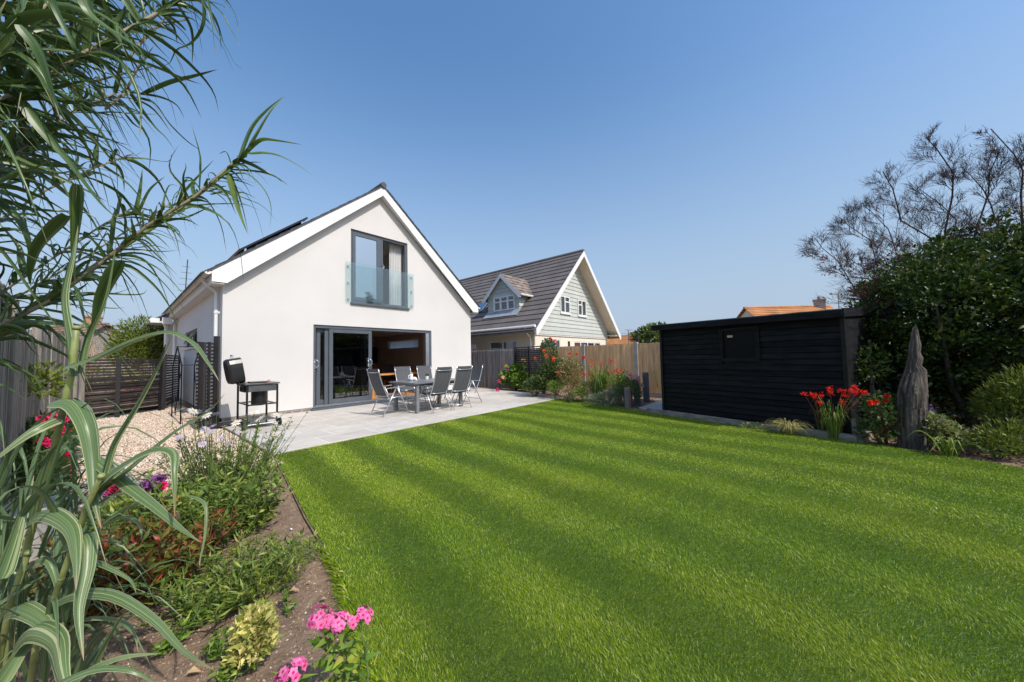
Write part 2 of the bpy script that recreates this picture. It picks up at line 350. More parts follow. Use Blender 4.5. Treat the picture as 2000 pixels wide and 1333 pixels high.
        for (a, b, c, d) in holes:
            P = [np.array(fn(*p), float) for p in ((a, c), (b, c), (b, d), (a, d))]
            for m in range(4): p, q = P[m], P[(m+1) % 4]; s.add([p, q, q+th, p+th], [[0, 1, 2, 3]])
        return s
    def build(s, name, mats, parent=None, smooth=False, bevel=0, solid=0):
        o = mesh_obj(name, s.v, s.f, mats, parent, s.m if isinstance(mats, (list, tuple)) else None, smooth=smooth)
        if bevel: b = o.modifiers.new('b', 'BEVEL'); b.width = bevel; b.segments = 2; b.limit_method = 'ANGLE'; b.angle_limit = R(40)
        return o
def copy_tree(o, parent=None):
    c = o.copy(); COL.objects.link(c)
    if parent is not None: c.parent = parent
    for ch in list(o.children): copy_tree(ch, c)
    return c
def unit(a): return a/(np.linalg.norm(a, axis=-1, keepdims=True)+1e-9)
def leaf_arrays(P, D, L, W, N=None, fold=.25, droop=.2):
    """P base points, D directions (n,3): five-vertex folded leaves"""
    n = len(P); D = unit(D); L = np.broadcast_to(L, (n,))[:, None]; W = np.broadcast_to(W, (n,))[:, None]
    if N is None: N = rng.normal(size=(n, 3))+np.array([0, 0, .9])
    Sd = unit(np.cross(D, N)); N = unit(np.cross(Sd, D))
    V = np.stack([P, P+D*L*.45+Sd*W*.5+N*W*fold, P+D*L*.5, P+D*L*.45-Sd*W*.5+N*W*fold, P+D*L-N*L*droop], 1).reshape(-1, 3)
    b = (np.arange(n)*5)[:, None, None]; F = (np.array([[0, 1, 2], [0, 2, 3], [4, 2, 1], [4, 3, 2]])[None]+b).reshape(-1, 3)
    return V, F
def leaves(name, P, D, L, W, mat, parent, N=None, fold=.25, droop=.2):
    V, F = leaf_arrays(P, D, L, W, N, fold, droop); return mesh_obj(name, V, F, mat, parent)
def ellip(c, r, n, shell=.55, low=-1.):
    """points in an ellipsoid, biased to the shell; returns points and outward directions"""
    d = unit(rng.normal(size=(n*2, 3))); d = d[d[:, 2] > low][:n]; t = (shell+(1-shell)*rng.random(len(d))**.6)[:, None]
    return np.array(c)+d*np.array(r)*t, d
def ribbon_arrays(pts, width, seg=14, fold=.18, side=None, tw=0.):
    """long blade along a smooth spine through pts"""
    P = np.array(pts, float); k = len(P)
    t = np.linspace(0, k-1, seg+1); out = []
    for x in t:                                   # Catmull-Rom
        i = min(int(x), k-2); f = x-i; p0, p1, p2, p3 = P[max(i-1, 0)], P[i], P[i+1], P[min(i+2, k-1)]
        out.append(.5*((2*p1)+(-p0+p2)*f+(2*p0-5*p1+4*p2-p3)*f*f+(-p0+3*p1-3*p2+p3)*f**3))
    Q = np.array(out); T = unit(np.gradient(Q, axis=0)); s = np.linspace(0, 1, seg+1)
    prof = np.minimum(1, (s*4+.55))*(1-s**1.5)**1.0*1.12; prof = np.maximum(prof, .012)
    base = np.array(side, float) if side is not None else np.cross(T[0], (0, 0, 1))
    V = []; UV = []
    for i in range(seg+1):
        sd = base-T[i]*(base@T[i]); sd /= np.linalg.norm(sd)+1e-9; nn = np.cross(sd, T[i]); a = tw*s[i]
        sd2 = sd*math.cos(a)+nn*math.sin(a); nn = np.cross(sd2, T[i]); wd = width*prof[i]/2
        for u, off in ((0, -1), (.25, -.5), (.5, 0), (.75, .5), (1, 1)):
            V.append(Q[i]+sd2*wd*off+nn*wd*fold*(abs(off)*2-1)); UV.append((u, s[i]))
        if abs(T[i][2]) < .999: base = sd
    F = [[i*5+j, i*5+j+1, i*5+j+6, i*5+j+5] for i in range(seg) for j in range(4)]
    return V, F, UV
class RB:
    def __init__(s): s.v = []; s.f = []; s.uv = []
    def blade(s, pts, width, **k):
        V, F, UV = ribbon_arrays(pts, width, **k); o = len(s.v); s.v += V; s.uv += UV; s.f += [[i+o for i in f] for f in F]
    def build(s, name, mat, parent=None): return mesh_obj(name, np.array(s.v), np.array(s.f), mat, parent, uv=s.uv, smooth=True)
def arc(p, az, out, up, n=5, drop=0.):
    """spine that rises and falls over: p base, az direction, out reach, up height, drop below"""
    p = np.array(p, float); h = np.array([math.cos(az), math.sin(az), 0]); r = []
    for i in range(n):
        t = i/(n-1); r.append(p+h*out*t**1.15+np.array([0, 0, up*(1-(1-t*1.5)**2) if t < .67 else up-(up*.25+drop)*((t-.67)/.33)**1.3]))
    return r
def in_poly(X, Y, poly):
    ins = np.zeros(len(X), bool); j = len(poly)-1
    for i in range(len(poly)):
        xi, yi, xj, yj = *poly[i], *poly[j]; c = ((yi > Y) != (yj > Y)) & (X < (xj-xi)*(Y-yi)/(yj-yi+1e-12)+xi); ins ^= c; j = i
    return ins
def scatter(poly, n):
    P = np.array(poly); lo, hi = P.min(0), P.max(0); X = rng.uniform(lo[0], hi[0], n); Y = rng.uniform(lo[1], hi[1], n); m = in_poly(X, Y, poly); return X[m], Y[m]
def sheet(name, poly, z, mat, thick=0.):
    o = mesh_obj(name, [(x, y, z) for x, y in poly], [list(range(len(poly)))], mat); return tag(o, kind='structure')
def stones(name, X, Y, z, size, mat, parent=None, flat=.6):
    n = len(X); base = np.array([(1, 0, 0), (-1, 0, 0), (0, 1, 0), (0, -1, 0), (0, 0, 1), (0, 0, -1)], float)
    s = size*(0.55+.9*rng.random(n))[:, None, None]; a = rng.random(n)*6.283
    B = base[None]*np.stack([1+.5*rng.random(n), .7+.5*rng.random(n), flat+.3*rng.random(n)], 1)[:, None, :]+rng.normal(size=(n, 6, 3))*.14
    ca, sa = np.cos(a)[:, None], np.sin(a)[:, None]; x = B[..., 0]*ca-B[..., 1]*sa; y = B[..., 0]*sa+B[..., 1]*ca
    V = np.stack([x, y, B[..., 2]], -1)*s*.5+np.stack([X, Y, z+size*.25*rng.random(n)], 1)[:, None, :]
    f = np.array([[0, 2, 4], [2, 1, 4], [1, 3, 4], [3, 0, 4], [2, 0, 5], [1, 2, 5], [3, 1, 5], [0, 3, 5]])
    F = (f[None]+(np.arange(n)*6)[:, None, None]).reshape(-1, 3); return mesh_obj(name, V.reshape(-1, 3), F, mat, parent)
# ================================================================== SETTING
tag(mesh_obj('ground', [(-300, -300, -.08), (300, -300, -.08), (300, 300, -.08), (-300, 300, -.08)], [[0, 1, 2, 3]], soil_m), kind='structure')
LAWN = [(.30, -4), (.45, -1), (.55, .3), (.726, 1.37), (.945, 2.25), (1.085, 3.23), (1.32, 4.6), (1.513, 5.78), (5, 5.785), (9.03, 5.79), (8.9, 4.9), (8.45, 3.9), (8.12, 3.2), (7.78, 2.3), (7.40, 1.3), (7.12, .5), (6.93, -.3), (6.86, -.72), (6.64, -1.27), (6.41, -1.74), (6.0, -2.6), (5.5, -4)]
sheet('lawn_soil', LAWN, -.012, grassbase)
sheet('border_soil', [(-1.6, -4), (.30, -4), (.45, -1), (.55, .3), (.726, 1.37), (.945, 2.25), (1.085, 3.23), (1.32, 4.6), (1.42, 5.25), (.9, 5.2), (.2, 5.0), (-1.6, 4.9)], -.02, soil_m)
sheet('gravel_bed', [(-1.6, 4.9), (.2, 5.0), (.9, 5.2), (1.42, 5.25), (1.50, 5.78), (1.50, 9.885), (1.57, 9.885), (1.57, 17.5), (-3, 17.5), (-3, 5)], -.026, gravelbase)
sheet('far_border_soil', [(9.03, 5.79), (9.38, 5.73), (10.66, 12.), (10.66, -6), (5.5, -6), (5.5, -4), (6.0, -2.6), (6.41, -1.74), (6.64, -1.27), (6.86, -.72), (6.93, -.3), (7.12, .5), (7.40, 1.3), (7.78, 2.3), (8.12, 3.2), (8.45, 3.9), (8.9, 4.9)], -.016, soil_m)
mb = MB(); mb.prism([(1.50, 5.785, -.05), (9.39, 5.785, -.05), (10.35, 11.2, -.05), (9.08, 11.2, -.05), (9.08, 9.885, -.05), (1.50, 9.885, -.05)], (0, 0, .055)); tag(mb.build('patio', paving), kind='structure')
mb = MB(); mb.prism([(8.0, 2.45, -.05), (8.32, 3.12, -.05), (9.9, 3.1, -.05), (9.8, 2.2, -.05)], (0, 0, .06)); tag(mb.build('shed_path', paving), kind='structure')
# lawn blades: real blades, denser and finer near the viewer's end of the garden
def lawn():
    Vs, Fs, o = [], [], 0
    for lo, hi, n, wd, ht in ((0, 2.3, 46000, .0014, .018), (2.3, 4.2, 24000, .0021, .018), (4.2, 12, 11000, .0038, .017)):
        X, Y = scatter(LAWN, int(n*9*10)); d = np.hypot(X, Y); back = (X*CF[0]+Y*CF[1] < -.2)
        m = (d >= lo) & (d < hi) & (~back | (rng.random(len(X)) < .08)); X, Y = X[m], Y[m]; k = len(X)
        s = (X-.13*Y-1.81+.035*np.sin(1.1*Y+X)+.02*np.sin(2.7*Y-1.3*X))/.77*2*math.pi; st = np.cos(s)*(.72+.28*np.sin(.9*X+2.)*np.sin(.8*Y+1.))          # +1 in the middle of a dark band
        st = np.tanh(st*2.6+rng.normal(size=k)*.4)
        ld = np.stack([.13*np.ones(k), np.ones(k)], 1)/1.0084                                  # mowing direction
        lean = -st*.68                                                                          # bands are combed towards and away
        a = rng.random(k)*6.283; H = ht*(.55+.6*rng.random(k)); tipo = np.stack([ld[:, 0]*lean+np.cos(a)*.6, ld[:, 1]*lean+np.sin(a)*.6], 1)*H[:, None]
        b = rng.random(k)*6.283; W = wd*(.7+.6*rng.random(k)); sx = np.stack([np.cos(b), np.sin(b)], 1)*W[:, None]*.5
        z0 = np.full(k, -.012); P = np.stack([X, Y], 1)
        def v(xy, z): return np.concatenate([xy, z[:, None]], 1)
        V = np.stack([v(P-sx, z0), v(P+sx, z0), v(P+tipo*.38+sx*.8, z0+H*.55), v(P+tipo*.38-sx*.8, z0+H*.55), v(P+tipo, z0+H*.86)], 1).reshape(-1, 3)
        F = (np.array([[0, 1, 2], [0, 2, 3], [3, 2, 4]])[None]+(np.arange(k)*5)[:, None, None]).reshape(-1, 3)
        Vs.append(V); Fs.append(F+o); o += len(V)
    return tag(mesh_obj('lawn_grass', np.concatenate(Vs), np.concatenate(Fs), lawn_m), 'striped mown lawn grass filling the garden', 'grass', kind='stuff')
lawn()
def edge_tufts():
    # longer unmown blades along the border edge
    e = [(.35, .1), (.55, .3), (.726, 1.37), (.945, 2.25), (1.0, 2.7)]; Vs, Fs, o = [], [], 0
    P = []
    for (a, b) in zip(e[:-1], e[1:]):
        n = int(900*math.dist(a, b)); t = rng.random(n); P.append(np.stack([a[0]+(b[0]-a[0])*t-rng.random(n)**2*.05, a[1]+(b[1]-a[1])*t, np.full(n, -.015)], 1))
    P = np.concatenate(P); n = len(P); az = math.pi+rng.normal(size=n)*.9; f = np.clip(1.6-P[:, 1]*.45, .35, 1.2)
    D1 = np.stack([np.cos(az)*.5, np.sin(az)*.5, 1+0*az], 1)*.04*f[:, None]; D2 = D1*1.3+np.stack([np.cos(az), np.sin(az), .25+0*az], 1)*.045*f[:, None]*(.6+.8*rng.random(n))[:, None]
    sx = np.stack([-np.sin(az), np.cos(az), 0*az], 1)*.0022
    V = np.stack([P-sx, P+sx, P+D1+sx, P+D1-sx, P+D2], 1).reshape(-1, 3); F = (np.array([[0, 1, 2], [0, 2, 3], [3, 2, 4]])[None]+(np.arange(n)*5)[:, None, None]).reshape(-1, 3)
    tag(mesh_obj('edge_grass', V, F, lawn_m), 'longer unmown grass fringe where lawn meets the bare soil bed', 'grass', kind='stuff')
edge_tufts()
X, Y = scatter([(-1.0, 4.9), (.2, 4.98), (.9, 5.1), (1.46, 5.2), (1.46, 9.9), (1.46, 15.5), (-1.0, 15)], 60000)
tag(stones('gravel', X, Y, -.02, .034, gravel_m), 'pale flint gravel covering the side path', 'gravel', kind='stuff')
X, Y = scatter([(-.6, .4), (.58, .4), (.70, 1.3), (.92, 2.25), (1.05, 3.2), (1.3, 4.6), (1.4, 5.2), (-.8, 5)], 24000); keep = rng.random(len(X)) < np.clip(1.5-Y*.25, .2, 1)
tag(stones('soil_crumbs', X[keep], Y[keep], -.022, .011, clod_m), 'loose crumbs of dry brown soil in the left bed', 'soil', kind='stuff')
X, Y = scatter([(6.95, -.7), (7.1, .2), (9.9, .2), (10.5, 4), (10.5, 9), (9.9, 7.5), (9.2, 5.8), (8.6, 4), (8.3, 3.2), (8.2, 2.9), (8.2, 0), (7, -3.5), (6.2, -2.2)], 9000)
tag(stones('bark_mulch', X, Y, -.016, .04, stonemat('mulch', [(0, (.05, .025, .018)), (.6, (.17, .09, .06)), (1, (.32, .22, .15))]), flat=.3), 'brown bark mulch and leaf litter under the right-hand border', 'mulch', kind='stuff')
for i, (x, y, sz, lb) in enumerate([(542, 985, .055, 'white quartz pebble on bare soil beside the lawn edging'), (569, 1033, .035, 'small white stone lower on the bare soil strip')]):
    g = gz(x, y); t = stones('pebble', np.array([g[0]]), np.array([g[1]]), -.005, sz, mirror_m if i else concrete); tag(t, lb, 'stone')
# timber edging strip between bed and lawn
mb = MB(); e = [(.50, .2), (.712, 1.37), (.93, 2.25), (1.07, 3.23), (1.305, 4.6), (1.49, 5.75)]
for a, b in zip(e[:-1], e[1:]): mb.bar((*a, -.018), (*b, -.018), .010, .04)
tag(mb.build('lawn_edging', simple('old_edging', (.16, .12, .08), .9, .4, 9)), 'thin timber edging strip between soil bed and lawn', 'edging')
mb = MB(); mb.bar((1.487, 5.80, -.01), (1.487, 9.2, -.01), .022, .05)
tag(mb.build('gravel_edging', sleeper_m), 'timber board edging between gravel path and patio', 'edging')

# ================================================================== WHITE HOUSE
YF = 9.885; XL, XR, XM = 1.57, 9.08, 5.33
H = thing('white_house', 'white rendered gabled house with dark sliding doors opening on the patio', 'house', (XM, YF, 0))
SL = .855; ZA = 6.40
rc = [(-SL, 1, ZA-SL*XM), (SL, 1, ZA+SL*XM)]
DX0, DX1, DZ = 3.445, 7.225, 2.285
UX0, UX1, UZ0, UZ1 = 4.43, 6.30, 2.985, 5.16
mb = MB(); mb.wall(lambda x, z: (x, YF, z), (0, .30, 0), XL, XR, .09, 6.6, [(DX0, DX1, .09, DZ), (UX0, UX1, UZ0, UZ1)], rc)
WY0, WY1, WZ0, WZ1 = 13.42, 16.0, 1.82, 2.35
mb.wall(lambda y, z: (XL, y, z), (.3, 0, 0), YF, 18.6, .09, 3.12, [(WY0, WY1, WZ0, WZ1)])
mb.wall(lambda y, z: (XR, y, z), (-.3, 0, 0), YF, 18.6, .09, 3.12, [(12.93, 15.52, 1.78, 2.22)])
mb.wall(lambda x, z: (x, 18.6, z), (0, -.3, 0), XL, XR, .09, 6.6, [], rc)
mb.build('wall', render_white, H)
mb = MB(); mb.box(XL+.02, XR-.02, YF+.02, YF+.26, -.05, .055); mb.box(XL+.02, DX0-.002, YF+.018, YF+.25, -.05, .088); mb.box(XL+.021, XL+.26, YF+.24, 18.5, -.05, .087)
mb.build('brick_plinth', brick_dark, H)
# roof
YB = 18.9; YG = YF-.21
def rz(x, top=6.66, s=.838): return top-s*abs(x-XM)
mb = MB()
for sg in (-1, 1):
    xe = XM+sg*4.06; mb.prism([(XM, YG-.02, rz(XM)+.005), (xe, YG-.02, rz(xe)+.005), (xe, YG-.02, rz(xe)+.055), (XM, YG-.02, rz(XM)+.055)], (0, YB-YG, 0))
    for k in range(17):
        a, b = XM+sg*(.12+k*.238), XM+sg*(.12+(k+1)*.238); mb.prism([(a, YG-.03, rz(a)+.056), (b, YG-.03, rz(b)+.056), (b, YG-.03, rz(b)+.078), (a, YG-.03, rz(a)+.060)], (0, YB-YG, 0))
RF = mb.build('roof', slate, H)
mb = MB(); mb.tube([(XM, YG-.05, rz(XM)+.05), (XM, YB, rz(XM)+.05)], .09, 10); mb.build('ridge_tile', slate, RF)
mb = MB()
for k in range(3): mb.obox((XM-2.75-k*0., 10.42+k*1.05, rz(XM-2.75)+.19), (.72, 0, .72*.838), (0, .5, 0), (-.012, 0, .016))
mb.build('solar_panel', solar_m, RF)
for dx in (-.6, .6): x = XM-2.75+dx; mb = MB(); mb.box(x-.02, x+.02, 9.95, 13.0, rz(x)+.07, rz(x)+.17); mb.build('mounting_rail', alu, RF)
mb = MB()
for sg in (-1, 1):
    xe = XM+sg*3.98; mb.prism([(XM, YG, rz(XM)), (xe, YG, rz(xe)), (xe, YG, rz(xe)-.24), (XM+sg*3.72, YG, rz(xe)-.24), (XM, YG, rz(XM)-.27)], (0, .022, 0))
mb.build('bargeboard', upvc, H)
mb = MB()
for sg in (-1, 1):
    xe = XM+sg*3.92; mb.prism([(XM, YG+.022, rz(XM)-.255), (xe, YG+.022, rz(xe)-.235), (xe, YG+.022, rz(xe)-.22), (XM, YG+.022, rz(XM)-.24)], (0, .20, 0))
mb.build('gable_soffit', soffit_w, H)
for sg in (-1, 1):
    xe = XM+sg*3.98
    mb = MB(); x1 = XM+sg*3.76; mb.box(min(xe, x1), max(xe, x1), YG+.023, YB-.2, rz(xe)-.27, rz(xe)-.255); mb.box(min(xe, xe-sg*.02), max(xe, xe-sg*.02), YG+.023, YB-.2, rz(xe)-.254, rz(xe)-.01)
    mb.build('eaves_soffit', soffit_w, H)
    mb = MB(); xg = xe+sg*.065; zg = rz(xe)-.03; n = 8; pr = [(xg+.065*math.cos(a), zg+.065*math.sin(a)) for a in [math.pi+math.pi*i/n for i in range(n+1)]]+[(xg+.058*math.cos(a), zg+.058*math.sin(a)) for a in [2*math.pi-math.pi*i/n for i in range(n+1)]]
    for i in range(n): 
        q = [pr[i], pr[i+1], pr[2*n-i], pr[2*n+1-i]]; mb.prism([(x, YG+.0, z) for x, z in q], (0, YB-.3-YG, 0))
    mb.prism([(xg+.066*math.cos(a), YG-.012, zg+.066*math.sin(a)) for a in [math.pi+math.pi*i/n for i in range(n+1)]], (0, .012, 0))
    mb.build('gutter', upvc, H)
    xw = XL-.06 if sg < 0 else XR+.06
    mb = MB(); yp = 10.22 if sg < 0 else 10.3; mb.tube([(xg, yp, zg-.05), (xg, yp, zg-.14), (xw, yp, zg-.36), (xw, yp, zg-.48), (xw, yp, .1)], .036, 10)
    for z in (2.45, 1.2): mb.tube([(xw, yp, z), (xw, yp, z+.05)], .046, 10); mb.box(min(xw, xw-sg*.06), max(xw, xw-sg*.06), yp-.02, yp+.02, z, z+.05)
    mb.build('downpipe', upvc, H)
# patio sliding door
def frame_rect(mb, x0, x1, z0, z1, y0, y1, t, tb=None, tt=None):
    tb = tb or t; tt = tt or t
    mb.box(x0, x0+t, y0, y1, z0, z1); mb.box(x1-t, x1, y0, y1, z0, z1); mb.box(x0+t, x1-t, y0+.001, y1-.001, z0, z0+tb); mb.box(x0+t, x1-t, y0+.001, y1-.001, z1-tt, z1)
yd = YF+.03
SD = MB(); frame_rect(SD, DX0+.003, DX1-.003, .055, DZ-.003, yd, yd+.17, .065, .05, .085); SD = SD.build('patio_door', anth, H, bevel=.004)
mb = MB(); mb.box(DX0-.05, DX1+.03, YF-.09, YF+.028, .006, .052); mb.box(DX0-.02, DX1, YF-.03, YF+.028, .053, .085); mb.build('threshold', anth, SD, bevel=.004)
mb = MB(); mb.box(DX0+.07, DX1-.07, yd+.02, yd+.026, .105, .118); mb.box(DX0+.07, DX1-.07, yd+.10, yd+.106, .105, .118); mb.build('door_track', alu, SD)
def slider(x0, x1, y, handle=None):
    mb = MB(); frame_rect(mb, x0, x1, .12, DZ-.095, y, y+.045, .10, .13, .10); o = mb.build('sliding_panel', anth, SD, bevel=.004)
    mb = MB(); mb.box(x0+.098, x1-.098, y+.018, y+.026, .25, DZ-.195); mb.build('pane', glass_d, SD)
    return o
slider(3.86, 5.08, yd+.012); slider(3.76, 4.96, yd+.062); slider(3.57, 4.80, yd+.112)
mb = MB(); mb.box(7.02, 7.155, yd+.01, yd+.16, .12, DZ-.095); mb.build('closing_jamb', alu, SD, bevel=.004)
mb = MB()
for xx in (4.705, 4.83): mb.box(xx, xx+.028, yd+.16, yd+.19, .16, DZ-.2)
mb.build('blind_rail', upvc, SD)
for xh, yh in ((3.515, yd-.005), (4.99, yd+.0)):
    mb = MB(); mb.tube([(xh-.03, yh, 1.33), (xh-.02, yh-.05, 1.34), (xh+.05, yh-.06, 1.30), (xh+.06, yh-.06, 1.24), (xh+.05, yh-.06, 1.18), (xh-.02, yh-.05, 1.13), (xh-.03, yh, 1.14)], .011, 8); mb.box(xh-.04, xh-.01, yh-.012, yh, 1.10, 1.38); mb.tube([(xh-.025, yh-.02, 1.05), (xh-.025, yh, 1.05)], .016, 8)
    mb.build('door_handle', chrome, SD, smooth=True)
# upper window, sill, balustrade, curtain
yu = YF+.05
UW = MB(); frame_rect(UW, UX0+.003, UX1-.003, UZ0+.002, UZ1-.003, yu, yu+.12, .07, .07, .07); UW.box(5.30, 5.46, yu+.01, yu+.11, UZ0+.07, UZ1-.07); UW = UW.build('upper_window', anth, H, bevel=.004)
mb = MB(); frame_rect(mb, UX0+.075, 5.34, UZ0+.075, UZ1-.075, yu-.012, yu+.05, .085, .11, .085); mb.build('casement', anth, UW, bevel=.004)
mb = MB(); mb.box(UX0+.155, 5.26, yu+.015, yu+.023, UZ0+.18, UZ1-.155); mb.build('pane', glass_up, UW)
mb = MB(); mb.box(UX0-.02, UX1+.04, YF-.06, YF+.048, UZ0-.05, UZ0+.001); mb.build('sill', anth, UW, bevel=.004)
mb = MB(); mb.tube([(5.42, yu-.01, 4.28), (5.42, yu-.05, 4.27), (5.47, yu-.05, 4.22), (5.42, yu-.05, 4.16), (5.42, yu-.01, 4.15)], .011, 8); mb.build('handle', chrome, UW)
mb = MB(); n = 40; 
pts = [(5.82+.42*i/n, yu+.26+.035*math.sin(i*1.1)) for i in range(n+1)]
for i in range(n): (a, b), (c, d) = pts[i], pts[i+1]; mb.add([(a, b, 3.02), (c, d, 3.02), (c, d, 5.12), (a, b, 5.12), (a, b+.006, 3.02), (c, d+.006, 3.02), (c, d+.006, 5.12), (a, b+.006, 5.12)], [[0, 1, 2, 3], [5, 4, 7, 6]])
tag(mb.build('curtain', curtain_m, None, smooth=True), 'white curtain gathered inside the open upper window', 'curtain')
GB = thing('glass_balustrade', 'clear glass balustrade bolted across the upper window', 'balustrade', (5.36, YF-.07, 2.97))
mb = MB(); mb.box(4.26, 6.50, YF-.052, YF-.044, 2.975, 4.155); mb.build('glass_panel', glass_bal, GB)
for x in (4.345, 6.425):
    for z in (3.08, 3.56, 4.04): mb = MB(); mb.tube([(x, YF-.065, z), (x, YF-.0015, z)], .022, 10); mb.build('bolt', chrome, GB)
# side window with open casement, far wing of the house
SWN = MB()
for (a, b, c, d) in ((WY0, WY0+.06, WZ0, WZ1), (WY1-.06, WY1, WZ0, WZ1), (WY0+.06, WY1-.06, WZ0, WZ0+.05), (WY0+.06, WY1-.06, WZ1-.05, WZ1), (14.25, 14.31, WZ0+.05, WZ1-.05)): SWN.box(XL+.05, XL+.12, a+.001, b-.001, c+.001, d-.001)
SWN = SWN.build('side_window', anth, H)
mb = MB(); mb.box(XL+.08, XL+.088, WY0+.05, WY1-.05, WZ0+.05, WZ1-.05); mb.build('pane', glass_w, SWN)
mb = MB(); mb.obox((XL-.10, 13.85, 2.09), (-.10, 0, -.18), (0, .40, 0), (.012, 0, -.008)); mb.build('open_casement', glass_w, SWN)
mb = MB(); mb.box(XL-.06, XL+.05, WY0-.1, WY1+.1, WZ0-.06, WZ0-.001); mb.build('sill', soffit_w, SWN)
mb = MB(); mb.wall(lambda y, z: (1.35, y, z), (.3, 0, 0), 18.65, 27, 0, 2.95); mb.wall(lambda x, z: (x, 18.65, z), (0, .2, 0), 1.35, 1.62, 0, 2.95); mb.build('wing_wall', render_white, H)
mb = MB(); mb.prism([(.92, 18.45, 2.96), (1.6, 18.45, 3.42), (1.6, 18.45, 3.48), (.92, 18.45, 3.02)], (0, 8.8, 0)); mb.build('wing_roof', slate, H)
mb = MB(); mb.box(.94, 1.6, 18.5, 27, 2.90, 2.955); mb.tube([(.90, 18.4, 2.98), (.90, 27, 2.98)], .065, 8); mb.box(.86, 1.1, 18.36, 18.42, 2.88, 3.05); mb.build('wing_gutter', upvc, H)
mb = MB(); mb.tube([(1.50, 18.3, 3.1), (1.50, 18.3, .1)], .04, 8); mb.tube([(1.22, 18.52, 2.9), (1.28, 18.56, 2.7), (1.28, 18.56, .1)], .04, 8); mb.build('wing_downpipe', upvc, H)
mb = MB(); mb.box(1.15, 1.42, 18.05, 18.25, 2.82, 3.06); tag(mb.build('wall_box', upvc, H, bevel=.01))
mb = MB(); mb.tube([(1.9, 19.2, 3.2), (1.85, 19.2, 3.9), (1.9, 19.1, 5.6)], .02, 6)
for k in range(5): mb.tube([(1.86-.25+.03*k, 19.1, 4.3+.25*k), (1.86+.25-.03*k, 19.1, 4.3+.25*k)], .008, 5)
tag(mb.build('aerial', darkgrey_m), 'thin television aerial on a cranked mast behind the house eaves', 'aerial')
# rooms seen through the openings
mb = MB(); mb.box(1.9, 8.75, 10.2, 16.8, -.04, .10); mb.build('floor', oak, H)
mb = MB(); mb.wall(lambda y, z: (8.74, y, z), (.03, 0, 0), 10.19, 16.8, .10, 2.45, [(12.93, 15.52, 1.80, 2.22)]); mb.build('dining_room_wall', brownwall, H)
mb = MB(); mb.box(1.9, 8.74, 16.8, 16.85, .1, 2.45); mb.build('room_back_wall', brownwall, H); mb = MB(); mb.box(1.88, 1.9, 10.19, 16.8, .1, 2.45); mb.box(1.88, 8.74, 10.19, 16.85, 2.451, 2.60); mb.build('ceiling', whitewall, H)
mb = MB(); mb.box(2.6, 8.0, 10.19, 15, 2.86, 2.93); mb.box(4.0, 6.66, 14, 14.05, 2.93, 5.3); mb.box(6.66, 6.71, 10.19, 14, 2.93, 5.35); mb.box(3.95, 4.0, 10.19, 14, 2.93, 5.35); mb.box(4.0, 6.66, 10.19, 14, 5.3, 5.35); mb.build('bedroom_lining', whitewall, H)
mb = MB()
for (a, b, c, d) in ((12.93, 12.98, 1.80, 2.22), (15.47, 15.52, 1.80, 2.22), (12.98, 15.47, 1.80, 1.84), (12.98, 15.47, 2.18, 2.22)): mb.box(8.80, 9.0, a, b, c, d)
LW = mb.build('letterbox_window', upvc, H); mb = MB(); mb.box(8.88, 8.886, 12.98, 15.47, 1.84, 2.18); mb.build('pane', frosted, LW)
# furniture indoors
t = thing('oak_table', 'oak dining table just inside the open patio door', 'table', (6.4, 11.1, .1))
mb = MB(); mb.box(5.5, 7.7, 10.75, 11.6, .78, .83); mb.build('table_top', oakf, t, bevel=.005)
for x in (5.57, 7.63):
    for y in (10.82, 11.53): mb = MB(); mb.box(x-.035, x+.035, y-.035, y+.035, .101, .779); mb.build('leg', oakf, t)
def indoor_chair(x, y, rz_, m, lb, g=None):
    t = thing('dining_chair', lb, 'chair', (0, 0, 0), g); mb = MB(); mb.box(-.22, .22, -.22, .22, .44, .50); mb.build('seat', m, t, bevel=.02)
    mb = MB(); mb.obox((0, .22, .76), (.21, 0, 0), (0, .022, .003), (0, .04, .27)); mb.build('backrest', m, t, bevel=.02)
    for sx in (-.19, .19):
        for sy in (-.19, .19): mb = MB(); mb.tube([(sx, sy, .44), (sx*1.05, sy*1.05, 0)], .016, 8); mb.build('leg', oakf, t)
    t.location = (x, y, .101); t.rotation_euler = (0, 0, rz_); return t
indoor_chair(6.95, 12.0, .1, darkfab, 'dark upholstered dining chair indoors behind the oak table')
indoor_chair(6.1, 12.0, -.15, darkfab, 'dark dining chair indoors nearer the sliding glass panels')
indoor_chair(5.35, 12.1, .8, redfab, 'red upholstered chair indoors seen through the sliding glass')
t = thing('sideboard', 'oak sideboard with dark tall unit against the back wall indoors', 'cabinet', (8.1, 16.4, .1))
mb = MB(); mb.box(7.5, 8.7, 16.2, 16.75, .101, 1.15); mb.build('cabinet', oakf, t, bevel=.01)
mb = MB(); mb.box(7.55, 8.7, 16.45, 16.6, 1.152, 1.95); mb.build('screen', blackp, t)
mb = MB(); mb.lathe((7.95, 16.3, 1.152), [(.07, 0), (.02, .03), (.02, .2), (.10, .2), (.07, .42)], 14); tag(mb.build('table_lamp', mirror_m), 'small white-shaded lamp on the indoor sideboard', 'lamp')
# small cactus-like plants on the letterbox sill
for k, (y, s_) in enumerate(((15.1, .1), (14.2, .07), (13.35, .12))):
    t = thing('sill_plant', ['leafy houseplant at the left end of the narrow indoor window', 'low houseplant in the middle of the narrow indoor window', 'taller houseplant at the right end of the narrow indoor window'][k], 'plant', (8.95, y, 1.842))
    P, D = ellip((8.95, y, 1.842+s_*.9), (s_*.6, s_*1.3, s_), 60); leaves('foliage', P, D, .05, .02, L_mid, t)
    mb = MB(); mb.lathe((8.95, y, 1.842), [(.03, 0), (.04, .05)], 10); mb.build('pot', mirror_m, t)
